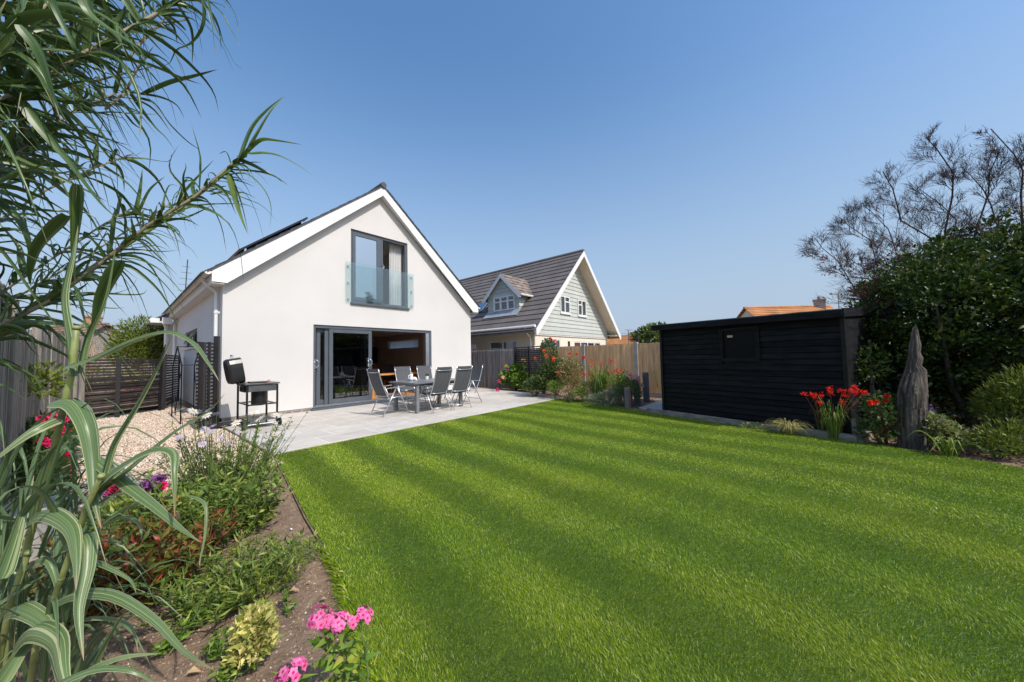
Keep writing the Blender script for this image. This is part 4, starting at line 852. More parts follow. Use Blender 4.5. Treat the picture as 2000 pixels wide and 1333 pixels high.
# ================================================================== PATIO FURNITURE
T = thing('garden_table', 'long grey metal garden dining table on the patio', 'table', (5.43, 7.57, 0))
mb = MB(); x0, x1, y0, y1 = 4.62, 6.24, 7.0, 8.14
mb.box(x0, x1, y0, y0+.06, .705, .74); mb.box(x0, x1, y1-.06, y1, .705, .74); mb.box(x0, x0+.06, y0+.061, y1-.061, .705, .74); mb.box(x1-.06, x1, y0+.061, y1-.061, .705, .74)
n = 12
for k in range(n): a = x0+.064+(x1-x0-.128)*k/n; mb.box(a, a+(x1-x0-.128)/n-.006, y0+.064, y1-.064, .712, .737)
mb.build('table_top', tabletop_m, T, bevel=.003)
mb = MB(); mb.box(x0+.08, x1-.08, y0+.09, y0+.12, .64, .703); mb.box(x0+.08, x1-.08, y1-.12, y1-.09, .64, .703); mb.box(x0+.09, x0+.12, y0+.121, y1-.121, .64, .703); mb.box(x1-.12, x1-.09, y0+.121, y1-.121, .64, .703); mb.build('apron', tableleg_m, T)
for x in (4.75, 6.11):
    for y in (7.09, 8.03): mb = MB(); mb.box(x-.04, x+.04, y-.04, y+.04, .0065, .703); mb.build('leg', tableleg_m, T, bevel=.004)
def make_chair():
    t = thing('folding_chair', 'x', 'chair', (0, 0, 0), 'folding chairs round the garden table')
    hw = .245; bb, bt = (-.20, .40), (-.46, 1.09)      # backrest from seat to top, chair faces +x
    mb = MB()
    def bp(f, s): return (bb[0]+(bt[0]-bb[0])*f-.03*math.sin(f*math.pi), s, bb[1]+(bt[1]-bb[1])*f)
    for s in (-hw, hw): mb.tube([bp(f/6, s) for f in range(-1, 7)], .0125, 8)
    for f, zz in ((.10, 0), (.90, 0)): mb.tube([bp(f, -hw), np.array(bp(f, -hw*.5))+np.array([-.03, 0, -.015]), np.array(bp(f, hw*.5))+np.array([-.03, 0, -.015]), bp(f, hw)], .0095, 8)
    mb.build('back_frame', alu, t, smooth=True)
    mb = MB(); n = 12; Q = []
    for i in range(n+1):
        f = .04+.96*i/n; a, b = np.array(bp(f, -hw+.012)), np.array(bp(f, hw-.012)); Q += [a, (a+b)/2+np.array([-.018, 0, 0]), b]
    Q2 = [q+np.array([.006, 0, .002]) for q in Q]; o = len(Q); fs = []
    for i in range(n):
        for j in range(2): a = i*3+j; fs += [[a, a+1, a+4, a+3], [a+o+3, a+o+4, a+o+1, a+o]]
    mb.add(Q+Q2, fs); mb.build('back_sling', sling, t, smooth=True)
    mb = MB(); Q = []
    for i in range(7): f = i/6; x = -.20+.46*f; z = .41+.035*f-.02*math.sin(f*3.1); Q += [(x, -hw+.012, z), (x, 0, z-.012), (x, hw-.012, z)]
    Q2 = [(x, y, z+.008) for x, y, z in Q]; o = len(Q); fs = []
    for i in range(6):
        for j in range(2): a = i*3+j; fs += [[a+3, a+4, a+1, a], [a+o, a+o+1, a+o+4, a+o+3]]
    mb.add(Q+Q2, fs); mb.build('seat', sling, t, smooth=True)
    mb = MB()
    for s in (-hw, hw): mb.tube([(-.24, s, .40), (.0, s, .42), (.25, s, .445), (.275, s, .425)], .0125, 8)
    mb.tube([(.27, -hw, .43), (.27, hw, .43)], .0115, 8); mb.build('seat_frame', alu, t, smooth=True)
    for s in (-1, 1):
        y = s*(hw+.03)
        mb = MB(); mb.bar((-.33, y, .635), (.20, y, .665), .045, .018); mb.build('armrest', alu, t, bevel=.006)
        mb = MB(); mb.tube([(.0, y, .645), (.33, y, .004)], .0125, 8); mb.build('leg', alu, t, smooth=True)
        mb = MB(); mb.tube([(-.02, y, .645), (-.37, y, .004)], .0125, 8); mb.build('leg', alu, t, smooth=True)
    for (cx_, cz_) in ((.285, .09), (-.315, .11), (-.12, .44)): mb = MB(); mb.tube([(cx_, -hw-.03, cz_), (cx_, hw+.03, cz_)], .009, 8); mb.build('crossbar', alu, t, smooth=True)
    return t
proto = make_chair()
for i, (x, y, a, lb) in enumerate([
    (4.33, 7.55, 2, 'grey sling folding chair at the near left head of the garden table'),
    (5.20, 7.08, 92, 'grey folding chair with its back to the lawn, right of the near table leg'),
    (5.86, 7.06, 88, 'second grey folding chair with its back to the lawn, nearest the table\'s right end'),
    (5.40, 8.32, -90, 'grey folding chair on the house side of the table, behind the white jug'),
    (6.13, 8.34, -91, 'grey folding chair on the house side of the table, behind the potted herb'),
    (6.66, 7.50, 178, 'grey folding chair at the far right head of the table against the fence')]):
    o = proto if i == 0 else copy_tree(proto); o.location = (x, y, .0055); o.rotation_euler = (0, 0, R(a)); o['label'] = lb
g = (5.67, 7.98)
t = thing('potted_herb', 'small green herb in a white pot on the garden table', 'potted plant', (*g, .741))
mb = MB(); mb.lathe((*g, .741), [(.038, 0), (.052, .085), (.046, .085), (.044, .07)], 18); mb.build('pot', mirror_m, t, smooth=False)
P, D = ellip((*g, .85), (.045, .045, .035), 260, .3, -.4); leaves('foliage', P, D, .028, .012, L_bright, t)
j = (5.10, 7.86); t = thing('white_jug', 'white porcelain jug standing on the garden table', 'jug', (*j, .741)); mb = MB(); mb.lathe((*j, .741), [(.035, 0), (.052, .03), (.055, .08), (.035, .14), (.042, .175), (.036, .17)], 18); mb.build('body', mirror_m, t, smooth=True)
mb = MB(); mb.tube([(j[0]-.033, j[1], .89), (j[0]-.085, j[1], .88), (j[0]-.09, j[1], .81), (j[0]-.05, j[1], .79)], .008, 8); mb.build('handle', mirror_m, t, smooth=True)
for k, (dx, dy, lb) in enumerate(((.09, -.02, 'white cup between the jug and the napkins on the garden table'), (.02, .12, 'white cup behind the jug on the garden table'))):
    mb = MB(); mb.lathe((j[0]+dx, j[1]+dy, .741), [(.025, 0), (.036, .04), (.038, .085), (.033, .08)], 16); tag(mb.build('cup', mirror_m, smooth=True), lb, 'cup')
t = thing('napkins', 'white folded napkins standing upright on the garden table', 'napkins', (5.25, 7.9, .741)); mb = MB()
for k in range(4): a = .5*k; mb.add([(5.23+.012*k-.04, 7.9, .741), (5.23+.012*k+.04, 7.9, .741), (5.235+.02*k, 7.9+.03*math.cos(a), .741+.10-.01*k), (5.23+.012*k-.04, 7.904+.001*k, .741)], [[0, 1, 2], [3, 2, 1]])
mb.build('paper', mirror_m, t)
# ------------------------------------------------------------------ barbecue
BA, BB = np.array([1.68, 8.26]), np.array([2.27, 8.84]); BA = np.array([1.70, 8.24]); BB = BA+np.array([.5, .72]); bu = np.array([0., 1.]); bv = np.array([1., 0.]); BL = .74; BW = .50
BQ = thing('barbecue', 'black charcoal barbecue trolley with raised lid beside the house corner', 'barbecue', (*((BA+BB)/2), 0))
def q(a, b, z): p = BA+bu*a+bv*b; return (p[0], p[1], z)
def qb(mb, a0, a1, b0, b1, z0, z1): c = q((a0+a1)/2, (b0+b1)/2, (z0+z1)/2); return mb.obox(c, (*(bu*(a1-a0)/2), 0), (*(bv*(b1-b0)/2), 0), (0, 0, (z1-z0)/2))
for a, b, lo in ((0, 0, .09), (BL, 0, .01), (0, BW, .09), (BL, BW, .01)): mb = MB(); mb.tube([q(a, b, lo), q(a, b, .86)], .019, 10); mb.build('leg', blackm, BQ, smooth=False)
mb = MB(); qb(mb, -.04, .33, -.04, BW+.04, .865, .895); mb.build('worktop', darkgrey_m, BQ, bevel=.008)
mb = MB(); qb(mb, -.012, .012, .02, BW-.02, .73, .862); mb.build('front_panel', darkgrey_m, BQ, bevel=.003)
mb = MB(); qb(mb, .36, .74, .02, BW-.02, .70, .82); qb(mb, .34, .78, -.02, BW+.02, .82, .90); mb.build('fire_bowl', blackm, BQ, bevel=.02)
mb = MB(); mb.lathe(q(.22, .24, .44), [(.10, 0), (.13, .02), (.13, .30), (.135, .31)], 18); mb.build('charcoal_bin', blackm, BQ, smooth=False)
mb = MB(); qb(mb, -.03, BL+.03, .02, .05, .46, .485); qb(mb, -.03, BL+.03, BW-.05, BW-.02, .46, .485); qb(mb, -.02, .01, .05, BW-.05, .46, .485); qb(mb, BL-.01, BL+.02, .05, BW-.05, .46, .485); mb.build('rail', blackm, BQ)
mb = MB(); qb(mb, .0, BL, .02, BW-.02, .15, .17)
for k in range(9): qb(mb, .0, BL, .03+k*.05, .045+k*.05, .171, .178)
mb.build('bottom_shelf', darkgrey_m, BQ)
mb = MB(); mb.tube([q(.0, -.04, .09), q(.0, BW+.04, .09)], .01, 8); mb.build('axle', alu, BQ)
for a in (-.05, BW+.05):
    c0, c1 = np.array(q(.0, a-.02, .085)), np.array(q(.0, a+.02, .085)); mb = MB(); mb.tube([c0, c0+(c1-c0)*.1, c1-(c1-c0)*.1, c1], [.065, .078, .078, .065], 20); mb.build('wheel', blackp, BQ)
# lid: rounded box standing open at the left
lc = np.array(q(.56, -.10, 1.14)); nl = np.array([.96, 0, .16]); nl /= np.linalg.norm(nl); yl = np.array([0., 1., 0]); zl = np.cross(nl, yl); zl = zl if zl[2] > 0 else -zl
prof = []
for k in range(24):
    a = 2*math.pi*k/24; cx, cz = math.cos(a), math.sin(a); rr = 1/(abs(cx)**4+abs(cz)**4)**.25; prof.append((cx*rr, cz*rr))
mb = MB(); rings = [(-.13, .80), (-.12, .92), (-.08, .985), (0, 1.), (.12, 1.)]
V = [lc+yl*.21*s*px_+zl*.26*s*pz_+nl*dd for dd, s in rings for px_, pz_ in prof]; fs = [[i*24+j, i*24+(j+1) % 24, (i+1)*24+(j+1) % 24, (i+1)*24+j] for i in range(4) for j in range(24)]+[list(range(24))[::-1], [4*24+j for j in range(24)]]
mb.add(V, fs); LD = mb.build('lid', blackm, BQ, smooth=False, bevel=.004)
mb = MB(); h = lc+zl*.27
mb.tube([h-yl*.08, h-yl*.08+zl*.05+nl*.01, h+yl*.08+zl*.05+nl*.01, h+yl*.08], .012, 8); mb.build('handle', chrome, LD)
mb = MB(); mb.tube([q(.42, -.01, .84), lc-zl*.22-yl*.12], .012, 8); mb.tube([q(.70, -.01, .84), lc-zl*.22+yl*.12], .012, 8); mb.build('hinge_arm', blackm, LD)
mb = MB(); qb(mb, .04, .28, .06, .34, .897, .925); tag(mb.build('grill_tray', blackm, bevel=.01), 'black grill tray lying on the barbecue worktop', 'tray')
mb = MB(); mb.bar(q(.20, .36, .91), q(.30, .44, .935), .03, .012); tag(mb.build('red_tongs', red_tin), 'red handled tool resting on the barbecue worktop', 'tongs')
mb = MB(); 
for z, s in ((.006, .30), (.05, .32), (.12, .31)): pass
mb.prism([(1.30, 8.95, .0), (1.95, 9.15, .0), (1.85, 9.55, .0), (1.25, 9.40, .0)], (0, 0, .05)); tag(mb.build('rubber_tray', blackp, bevel=.01), 'flat black tray on the ground beneath the slatted screen', 'tray')
# planter box and pots at left
mb = MB(); P0 = gz(95, 1055, 0); mb.box(-.62, -.22, 3.95, 4.35, -.02, .30); mb.box(-.64, -.20, 3.93, 4.37, .30, .33); tag(mb.build('stone_planter', concrete, bevel=.015), 'low grey stone block beside the old board fence', 'block')

# ================================================================== PLANT BUILDERS
def shrub(name, lb, cat, blobs, mat, n, L, W, group=None, stems=8, stem_m=stem_g, base=None, shell=.35, low=-.6, updir=.35, droop=.2, fold=.25):
    """blobs: (centre, radii, share)"""
    c0 = np.array(blobs[0][0], float); b = np.array(base if base is not None else (c0[0], c0[1], -.02), float); t = thing(name, lb, cat, b, group)
    PP, DD = [], []
    tot = sum(q_[2] for q_ in blobs)
    for c, r, sh in blobs:
        P, D = ellip(c, r, int(n*sh/tot), shell, low); D = D+rng.normal(size=D.shape)*.55+np.array([0, 0, updir]); k = P[:, 2] > .01
        # clumped gaps
        f = np.sin(P[:, 0]*9/max(r[0], .2)+c[1])*np.sin(P[:, 1]*9/max(r[1], .2)+c[0])*np.sin(P[:, 2]*8/max(r[2], .2)); k &= (f+rng.random(len(P))*1.5 > .12); PP.append(P[k]); DD.append(D[k])
    P = np.concatenate(PP); D = np.concatenate(DD); Lr = L*(.6+.7*rng.random(len(P))); leaves('foliage', P, D, Lr, W/L*Lr, mat, t, droop=droop, fold=fold)
    mb = MB()
    for i in range(stems):
        c, r, _ = blobs[i % len(blobs)]; e = np.array(c)+np.array(r)*rng.uniform(-.7, .7, 3)+np.array([0, 0, r[2]*.2]); m_ = (b+e)/2+rng.normal(size=3)*.06*np.linalg.norm(e-b); mb.tube([b+rng.normal(size=3)*np.array([.02, .02, 0]), m_, e], [.012*L/.06+.003, .006*L/.06+.002, .002], 5)
    if stems: mb.build('stem', stem_m, t)
    return t
def bloom(parent, c, r, mat, n=26, flat=.75, up=(0, 0, 1), name='flower'):
    """rosette of petals in a loose ball"""
    c = np.array(c, float); d = unit(rng.normal(size=(n, 3))+np.array(up)*.8); P = c+d*r*.25; V, F = leaf_arrays(P, d+rng.normal(size=(n, 3))*.25, r*(.7+.4*rng.random(n)), r*.75, N=-d+rng.normal(size=(n, 3))*.2+np.array([0, 0, .01]), fold=.3, droop=-.25)
    return mesh_obj(name, V, F, mat, parent)
def daisy(parent, c, nrm, r, mat=P_white):
    c = np.array(c, float); nrm = unit(np.array(nrm, float)); a0 = unit(np.cross(nrm, (.3, .2, .9))); b0 = np.cross(nrm, a0); n = 15; a = np.arange(n)*2*math.pi/n+rng.random(n)*.15
    D = np.cos(a)[:, None]*a0+np.sin(a)[:, None]*b0+nrm*rng.uniform(-.15, .25, n)[:, None]; V, F = leaf_arrays(np.repeat(c[None], n, 0)+D*r*.15, D, r*.9, r*.34, N=np.repeat(nrm[None], n, 0), fold=.05, droop=.1)
    o = mesh_obj('flower', V, F, mat, parent); mb = MB(); k = 8; ring = [c+(a0*math.cos(x)+b0*math.sin(x))*r*.2 for x in np.arange(k)*2*math.pi/k]; mb.add(ring+[c+nrm*r*.12], [[i, (i+1) % k, k] for i in range(k)]); mb.build('centre', P_yellow, o); return o
def grass_clump(name, lb, cat, c, n, L, W, mat, spread=1., up=.8, group=None, flowers=None):
    c = np.array(c, float); t = thing(name, lb, cat, c, group); rb = RB()
    for i in range(n):
        az = rng.random()*6.283; l = L*rng.uniform(.6, 1.1); p = c+np.array([math.cos(az), math.sin(az), 0])*rng.random()*.06*L/.4
        rb.blade(arc(p, az, l*spread*rng.uniform(.25, 1.), l*up*rng.uniform(.7, 1.1), 5, l*.15*spread), W*rng.uniform(.7, 1.2), seg=7, fold=.3)
    rb.build('blades', mat, t); return t

# ------------------------------------------------------------------ right border: hedge, bare tree, stump, shrubs
def hedge():
    t = thing('evergreen_hedge', 'tall dense dark evergreen hedge behind the driftwood stump', 'hedge', (9.2, -1.9, 0))
    spec = [((8.75, -1.75, 1.5), (.9, .75, 1.5)), ((8.15, -1.65, 1.2), (.42, .42, 1.3)), ((9.6, -1.6, 1.5), (1.0, .9, 1.4)), ((10.2, -1.6, 1.7), (.8, .7, 1.1)), (tuple(at(1712, 660, 6.0)), (.45, .4, .75)), (tuple(at(1700, 730, 5.45)), (.24, .28, .75)), (tuple(at(1690, 612, 6.6)), (.4, .35, .4)), (tuple(at(1712, 575, 7.0)), (.35, .3, .28)), (tuple(at(1770, 520, 7.0)), (.38, .35, .3)), (tuple(at(1850, 480, 6.9)), (.4, .35, .3)), (tuple(at(1935, 445, 6.6)), (.3, .3, .25)), ((8.9, -2.5, 1.3), (1.3, 1.1, 1.5)), ((9.6, -1.9, 1.9), (1.2, 1.1, 1.0)), ((8.9, -3.2, 1.3), (1.6, 1.3, 1.55)), ((9.8, -2.9, 2.1), (1.4, 1.3, 1.1)), ((8.4, -4.4, 1.5), (1.5, 1.4, 1.7)), ((10.3, -4.2, 2.3), (1.6, 1.4, 1.15)), ((9.4, -2.4, 2.75), (.55, .5, .35)), ((9.2, -3.3, 2.8), (.6, .5, .4)), ((8.7, -3.9, 2.9), (.5, .5, .35)),  ((7.6, -3.9, 1.0), (.9, .8, 1.1))]
    PP, DD = [], []
    for c, r in spec:
        nsub = int(26*r[0]*r[2]); Cp, Cd = ellip(c, r, nsub*2, .8, -.75)
        for p, d in zip(Cp, Cd):
            m = 52; s = rng.uniform(.16, .34); P, D = ellip(p+np.array([0, 0, .0]), (s, s, s*.6), m, .2, -1); PP.append(P); DD.append(D*.7+d*.5+np.array([0, 0, .35])+rng.normal(size=P.shape)*.3)
        P, D = ellip(c, np.array(r)*.8, int(700*r[0]), .3, -1); PP.append(P); DD.append(D)
    P = np.concatenate(PP); D = np.concatenate(DD); k = P[:, 2] > 0; P, D = P[k], D[k]; leaves('foliage', P, D, .085*(.6+.7*rng.random(len(P))), .045, L_hedge, t)
    mb = MB()
    for i in range(16): c, r = spec[i % len(spec)]; mb.tube([(c[0]+rng.uniform(-.3, .3), c[1]+rng.uniform(-.3, .3), -.02), (c[0], c[1], c[2]*.6), tuple(np.array(c)+np.array([rng.uniform(-.4, .4), rng.uniform(-.4, .4), r[2]*.6]))], [.05, .035, .01], 6)
    mb.build('branch', bark, t)
hedge()
def bare_tree(name, lb, base, forks, seed, depth=5):
    r_ = np.random.default_rng(seed); t = thing(name, lb, 'tree', base); mb = MB(); tw = MB(); LP, LDr = [], []
    def grow(p, d, L, rad, lev):
        n = 4; pts = [p]; dd = d.copy(); 
        for i in range(n): dd = unit(dd+r_.normal(size=3)*.16+np.array([0, 0, .05])); pts.append(pts[-1]+dd*L/n)
        rads = [rad*(1-.45*i/n) for i in range(n+1)]; (mb if lev <= 2 else tw).tube(pts, rads, 6 if lev <= 1 else (4 if lev <= 3 else 3), caps=False)
        if lev >= depth: 
            if r_.random() < .12: LP.append(pts[-2]); LDr.append(dd)
            return
        m = [3, 4, 4, 4, 3, 2][lev] if lev < 6 else 2
        for i in range(m):
            f = r_.uniform(.35, 1) if i else 1.; j = min(int(f*n), n-1); q_ = pts[j]+(pts[j+1]-pts[j])*(f*n-j); a = unit(r_.normal(size=3)); side = unit(np.cross(dd, a)); nd = unit(dd*(1. if i == 0 else .75)+side*r_.uniform(.45, .95)*(0.55 if i == 0 else 1)+np.array([0, 0, .12])); grow(q_, nd, L*r_.uniform(.55, .78), max(rad*.5, .0028), lev+1)
    for e, rad in forks:
        e = np.array(e, float); b = np.array(base, float); m = b*.5+e*.5+r_.normal(size=3)*.12; m2 = b*.2+e*.8+r_.normal(size=3)*.1; mb.tube([b, m, m2, e], [rad*1.5, rad*1.2, rad, rad*.8], 8, caps=False); d = unit(e-m); grow(e, d, 1.15, rad*.75, 1)
        grow(m2, unit(d+r_.normal(size=3)*.6), .9, rad*.5, 2); grow(m, unit(d+r_.normal(size=3)*.9), .9, rad*.4, 2)
    mb.build('trunk', bark, t, smooth=True); tw.build('twigs', twig_m, t)
    if LP:
        P = np.array(LP); P = np.repeat(P, 4, 0)+rng.normal(size=(len(P)*4, 3))*.05; leaves('dead_leaves', P, rng.normal(size=P.shape)+np.array([0, 0, -.6]), .055, .03, L_crimson, t, fold=.5)
    return t
def limb_tree(name, lb, base, limbs, seed, dens):
    """trunk, limbs along given curves, and twigs that fork off them towards the light"""
    r_ = np.random.default_rng(seed); t = thing(name, lb, 'tree', base); mb = MB(); tw = MB(); LP = []; base = np.array(base, float)
    def twig(p, d, L, rad, lev):
        n = 4; pts = [p]; dd = d.copy()
        for i in range(n): dd = unit(dd+r_.normal(size=3)*.075+np.array([0, 0, .035])); pts.append(pts[-1]+dd*L/n)
        tw.tube(pts, [rad*(1-.6*i/n) for i in range(n+1)], 4 if lev < 2 else 3, caps=False)
        if lev >= 3: return
        for i in range([7, 4, 3][lev]):
            f = r_.uniform(.25, .95); j = min(int(f*n), n-1); q_ = pts[j]+(pts[j+1]-pts[j])*(f*n-j); sd = unit(np.cross(dd, r_.normal(size=3))); twig(q_, unit(dd*.9+sd*r_.uniform(.35, .7)+np.array([0, 0, .08])), L*r_.uniform(.5, .9), max(rad*.6, .0024), lev+1)
        if r_.random() < .10 and p[2] < 3.4: LP.append(pts[2])
    for pts, D0, D1, rad in limbs:
        P = px(pts, D0, D1); full = [base+r_.normal(size=3)*np.array([.06, .06, 0]), base*.55+P[0]*.45+r_.normal(size=3)*.1]+P; rad *= .55; P = [P[0]]+[p-np.array([0, 0, .16*i/(len(P)-1)]) for i, p in enumerate(P)][1:]; rr_ = [rad*2., rad*1.5]+[rad*(1-.75*i/len(P)) for i in range(len(P))]; mb.tube(full, rr_, 7, caps=False)
        L_ = sum(np.linalg.norm(P[i+1]-P[i]) for i in range(len(P)-1)); n = int(L_*dens)
        for k in range(n):
            f = (k+r_.random())/n*(len(P)-1); j = min(int(f), len(P)-2); q_ = P[j]+(P[j+1]-P[j])*(f-j); T = unit(P[j+1]-P[j]); sd = unit(np.cross(T, r_.normal(size=3))); twig(q_, unit(T*.7+sd*r_.uniform(.6, 1.1)+np.array([0, 0, .15])), r_.uniform(.26, .55)*(1.1-.75*f/len(P)), max(.007*(1-.5*f/len(P)), .0035), 0)
        twig(P[-1], unit(P[-1]-P[-2]), .16, rad*.3, 1)
    mb.build('trunk', bark, t, smooth=True); tw.build('twigs', twig_m, t)
    if LP: P = np.repeat(np.array(LP), 4, 0); P = P+rng.normal(size=P.shape)*.05; leaves('dead_leaves', P, rng.normal(size=P.shape)+np.array([0, 0, -.6]), .055, .03, L_crimson, t, fold=.5)
    return t
def px(pts, D0, D1=None):
    D1 = D0 if D1 is None else D1; n = len(pts); return [at(x, y, D0+(D1-D0)*i/(n-1)) for i, (x, y) in enumerate(pts)]
limb_tree('bare_tree', 'leafless reddish-twigged tree spreading above the hedge, nearest the shed', (9.4, -1.2, 0), [
    ([(1720, 640), (1662, 552), (1636, 510), (1606, 485), (1592, 465)], 7.0, 7.2, .022), ([(1760, 600), (1715, 540), (1680, 520), (1650, 500)], 6.9, 7.0, .016), ([(1800, 600), (1780, 520), (1740, 490), (1700, 480)], 6.9, 7.0, .016), ([(1850, 640), (1830, 560), (1870, 520), (1920, 500)], 6.4, 6.2, .016), ([(1800, 640), (1760, 600), (1720, 590), (1690, 560)], 6.3, 6.2, .014), ([(1735, 600), (1700, 470), (1656, 440), (1640, 425)], 7.6, 8.2, .022),
    ([(1800, 560), (1835, 475), (1760, 432), (1744, 370), (1724, 335)], 7.4, 7.3, .034), ([(1760, 520), (1735, 448), (1700, 412), (1686, 402)], 7.8, 8.0, .02),
    ([(1850, 560), (1846, 450), (1860, 385), (1862, 338), (1830, 292), (1808, 268)], 7.3, 7.2, .036), ([(1868, 430), (1838, 400), (1796, 370), (1784, 356)], 7.3, 7.6, .018)], 21, 6.5)
limb_tree('bare_tree', 'leafless branching tree rising above the hedge at the right picture edge', (9.6, -3.0, 0), [
    ([(1890, 560), (1905, 455), (1931, 378), (1932, 341), (1950, 300)], 7.3, 7.0, .034), ([(1935, 400), (1920, 370), (1894, 341), (1876, 326)], 7.2, 7.3, .02),
    ([(1960, 560), (1998, 455), (1994, 380), (1998, 334), (1981, 302), (1935, 252)], 6.9, 6.8, .036), ([(1990, 540), (2050, 440), (2070, 360), (2060, 300)], 6.9, 6.6, .04), ([(1880, 600), (1870, 520), (1900, 480), (1960, 440)], 6.8, 6.5, .022)], 22, 6.5)
# driftwood stump
def stump():
    t = thing('driftwood_stump', 'tall jagged grey driftwood stump standing at the lawn edge', 'stump', (6.95, -1.06, 0)); g = gz(1784, 878); D = float((g-CAM)@CF)+.12
    prof = [(882, 1758, 1806), (850, 1759, 1807), (800, 1757, 1805), (770, 1758, 1806), (752, 1762, 1806), (735, 1768, 1806), (722, 1772, 1805), (715, 1773, 1797), (700, 1776, 1800), (690, 1776, 1795), (675, 1778, 1797), (660, 1781, 1794), (650, 1784, 1791), (643, 1786, 1789)]
    ys = np.linspace(882, 643, 64); py = np.array([p[0] for p in prof])[::-1]; xa_ = np.interp(ys, py, np.array([p[1] for p in prof])[::-1]); xb_ = np.interp(ys, py, np.array([p[2] for p in prof])[::-1]); n = 56
    gr = np.convolve(rng.normal(size=n+4), [.25, .5, .25], 'same')[2:-2]; gr2 = rng.normal(size=n); wob = np.cumsum(rng.normal(size=(64, n))*.012, 0); V = []; bk = unit(np.cross(np.array([0, 0, 1.]), CR))
    for i, y in enumerate(ys):
        xa, xb = xa_[i], xb_[i]; c = at((xa+xb)/2, y, D); r_ = (xb-xa)/2/665.9*D*.87
        for j in range(n):
            a = 2*math.pi*j/n; sh = int(2.2*math.sin(i*.09)); g_ = gr[(j+sh) % n]; rr = r_*(1.02+.09*g_-.10*(gr2[(j+sh) % n] > 1.0)+wob[i, j]*.35+rng.normal()*.012); V.append(c+CR*math.cos(a)*rr+bk*math.sin(a)*rr*.8+np.array([0, 0, (.05*g_+rng.normal()*.01) if i > 58 else 0]))
    V = np.array(V); k = 64; F = [[i*n+j, i*n+(j+1) % n, (i+1)*n+(j+1) % n, (i+1)*n+j] for i in range(k-1) for j in range(n)]+[[(k-1)*n+j for j in range(n)]]
    mesh_obj('weathered_wood', V, F, drift, t)
    c = at(1809, 800, D-.05); b = gz(1806, 884); mb = MB(); mb.tube([b, c, at(1812, 762, D-.02)], [.012, .010, .006], 6); mb.build('splinter', drift, t)
stump()
def G(x, y, z=0.): return gz(x, y, z)
def crocosmia(lb, base, n, L, stems, mat=P_red):
    b = np.array(base, float); t = grass_clump('crocosmia', lb, 'flowering plant', b, int(n*1.4), L, .014*max(1, L/.6), L_mid, .5, 1.0)
    mb = MB(); 
    for (e, sz) in stems:
        e = np.array(e, float); mid = (b+e)/2+np.array([0, 0, .12*np.linalg.norm(e-b)]); mb.tube([b+rng.normal(size=3)*np.array([.03, .03, 0]), mid, e], [.005, .004, .002], 5)
    mb.build('stem', stem_r, t)
    for (e, sz) in stems:
        e = np.array(e, float); n_ = 9; d = unit(np.array(CR)*rng.uniform(-1, 1)+rng.normal(size=3)*.3); P = e+np.outer(rng.uniform(-1, 1, n_), d)*sz+rng.normal(size=(n_, 3))*.012; P = np.repeat(P, 4, 0); leaves('flower', P, rng.normal(size=P.shape)+np.array([0, 0, .4]), .042, .013, mat, t, fold=.1)
        mb = MB(); mb.tube([e-d*sz, e, e+d*sz], .0022, 4); mb.build('flower_stem', stem_r, t)
    return t
b = G(1630, 856); b = b*1.0; Dc = float((b-CAM)@CF)
crocosmia('scarlet crocosmia in flower before the black shed\'s right corner', (b[0], b[1], 0), 70, .55, [(at(x, y, Dc), s_) for x, y, s_ in ((1621, 759, .02), (1622, 768, .02), (1645, 764, .04), (1660, 762, .05), (1672, 768, .05), (1684, 769, .03), (1668, 757, .03), (1655, 772, .03), (1690, 768, .02), (1645, 785, .015))])
b = G(1607, 850); Dc = float((b-CAM)@CF); crocosmia('smaller scarlet crocosmia leaning left across the black shed wall', (b[0], b[1], 0), 26, .42, [(at(x, y, Dc), .018) for x, y in ((1571, 770), (1587, 772), (1601, 773), (1600, 787), (1591, 774))])
b = G(1542, 846); t = grass_clump('straw_grass_clump', 'arching straw-yellow grass clump at the foot of the black shed', 'grass clump', (b[0]-.05, b[1], 0), 260, .34, .009, L_yel, 1.15, .62)
def lowflowers(name, lb, px, mat, r=.02, h=.07, leafm=L_mid):
    b = G(*px[0]); t = thing(name, lb, 'flowering plant', (b[0], b[1], 0))
    for x, y in px: g_ = G(x, y+8); P, D = ellip((g_[0], g_[1], .04), (.09, .09, .05), 60, .2, -.2); leaves('foliage', P, D, .04, .014, leafm, t); bloom(t, (g_[0], g_[1], h+.02), r, mat, 18)
    return t
lowflowers('thrift', 'small purple-pink low flowers at the sleeper before the black shed', [(1460, 830), (1480, 829), (1490, 835), (1497, 829)], P_rosepink)
def rose(lb, blobs, blooms, leafm=L_rose, mat=P_red, n=1500, L=.05, r=.045, group=None, stem_m=stem_r):
    t = shrub('rose_bush', lb, 'rose bush', blobs, leafm, n, L, L*.62, group, stems=12, stem_m=stem_m, updir=.2); base = np.array(t.location)
    for bl in blooms: 
        e, m_ = (bl[:3], mat) if len(bl) == 3 else (bl[:3], bl[3]); bloom(t, e, r, m_, 30)
        mb = MB(); mb.tube([base+np.array([0, 0, .2]), (base+np.array(e))/2+rng.normal(size=3)*.05+np.array([0, 0, .1]), np.array(e)-np.array([0, 0, r*.3])], [.005, .004, .003], 5); mb.build('stem', stem_g, t)
    return t
Dr = 4.75; c1 = at(1722, 812, Dr)
rose('red rose bush between the black shed and the driftwood stump', [(tuple(at(1722, 805, Dr)), (.28, .25, .28), 1), (tuple(at(1712, 845, Dr)), (.24, .22, .16), .6)], [tuple(at(x, y, Dr-.1)) for x, y in ((1733, 775), (1730, 786), (1703, 788), (1711, 787))], n=900, L=.06, r=.04)
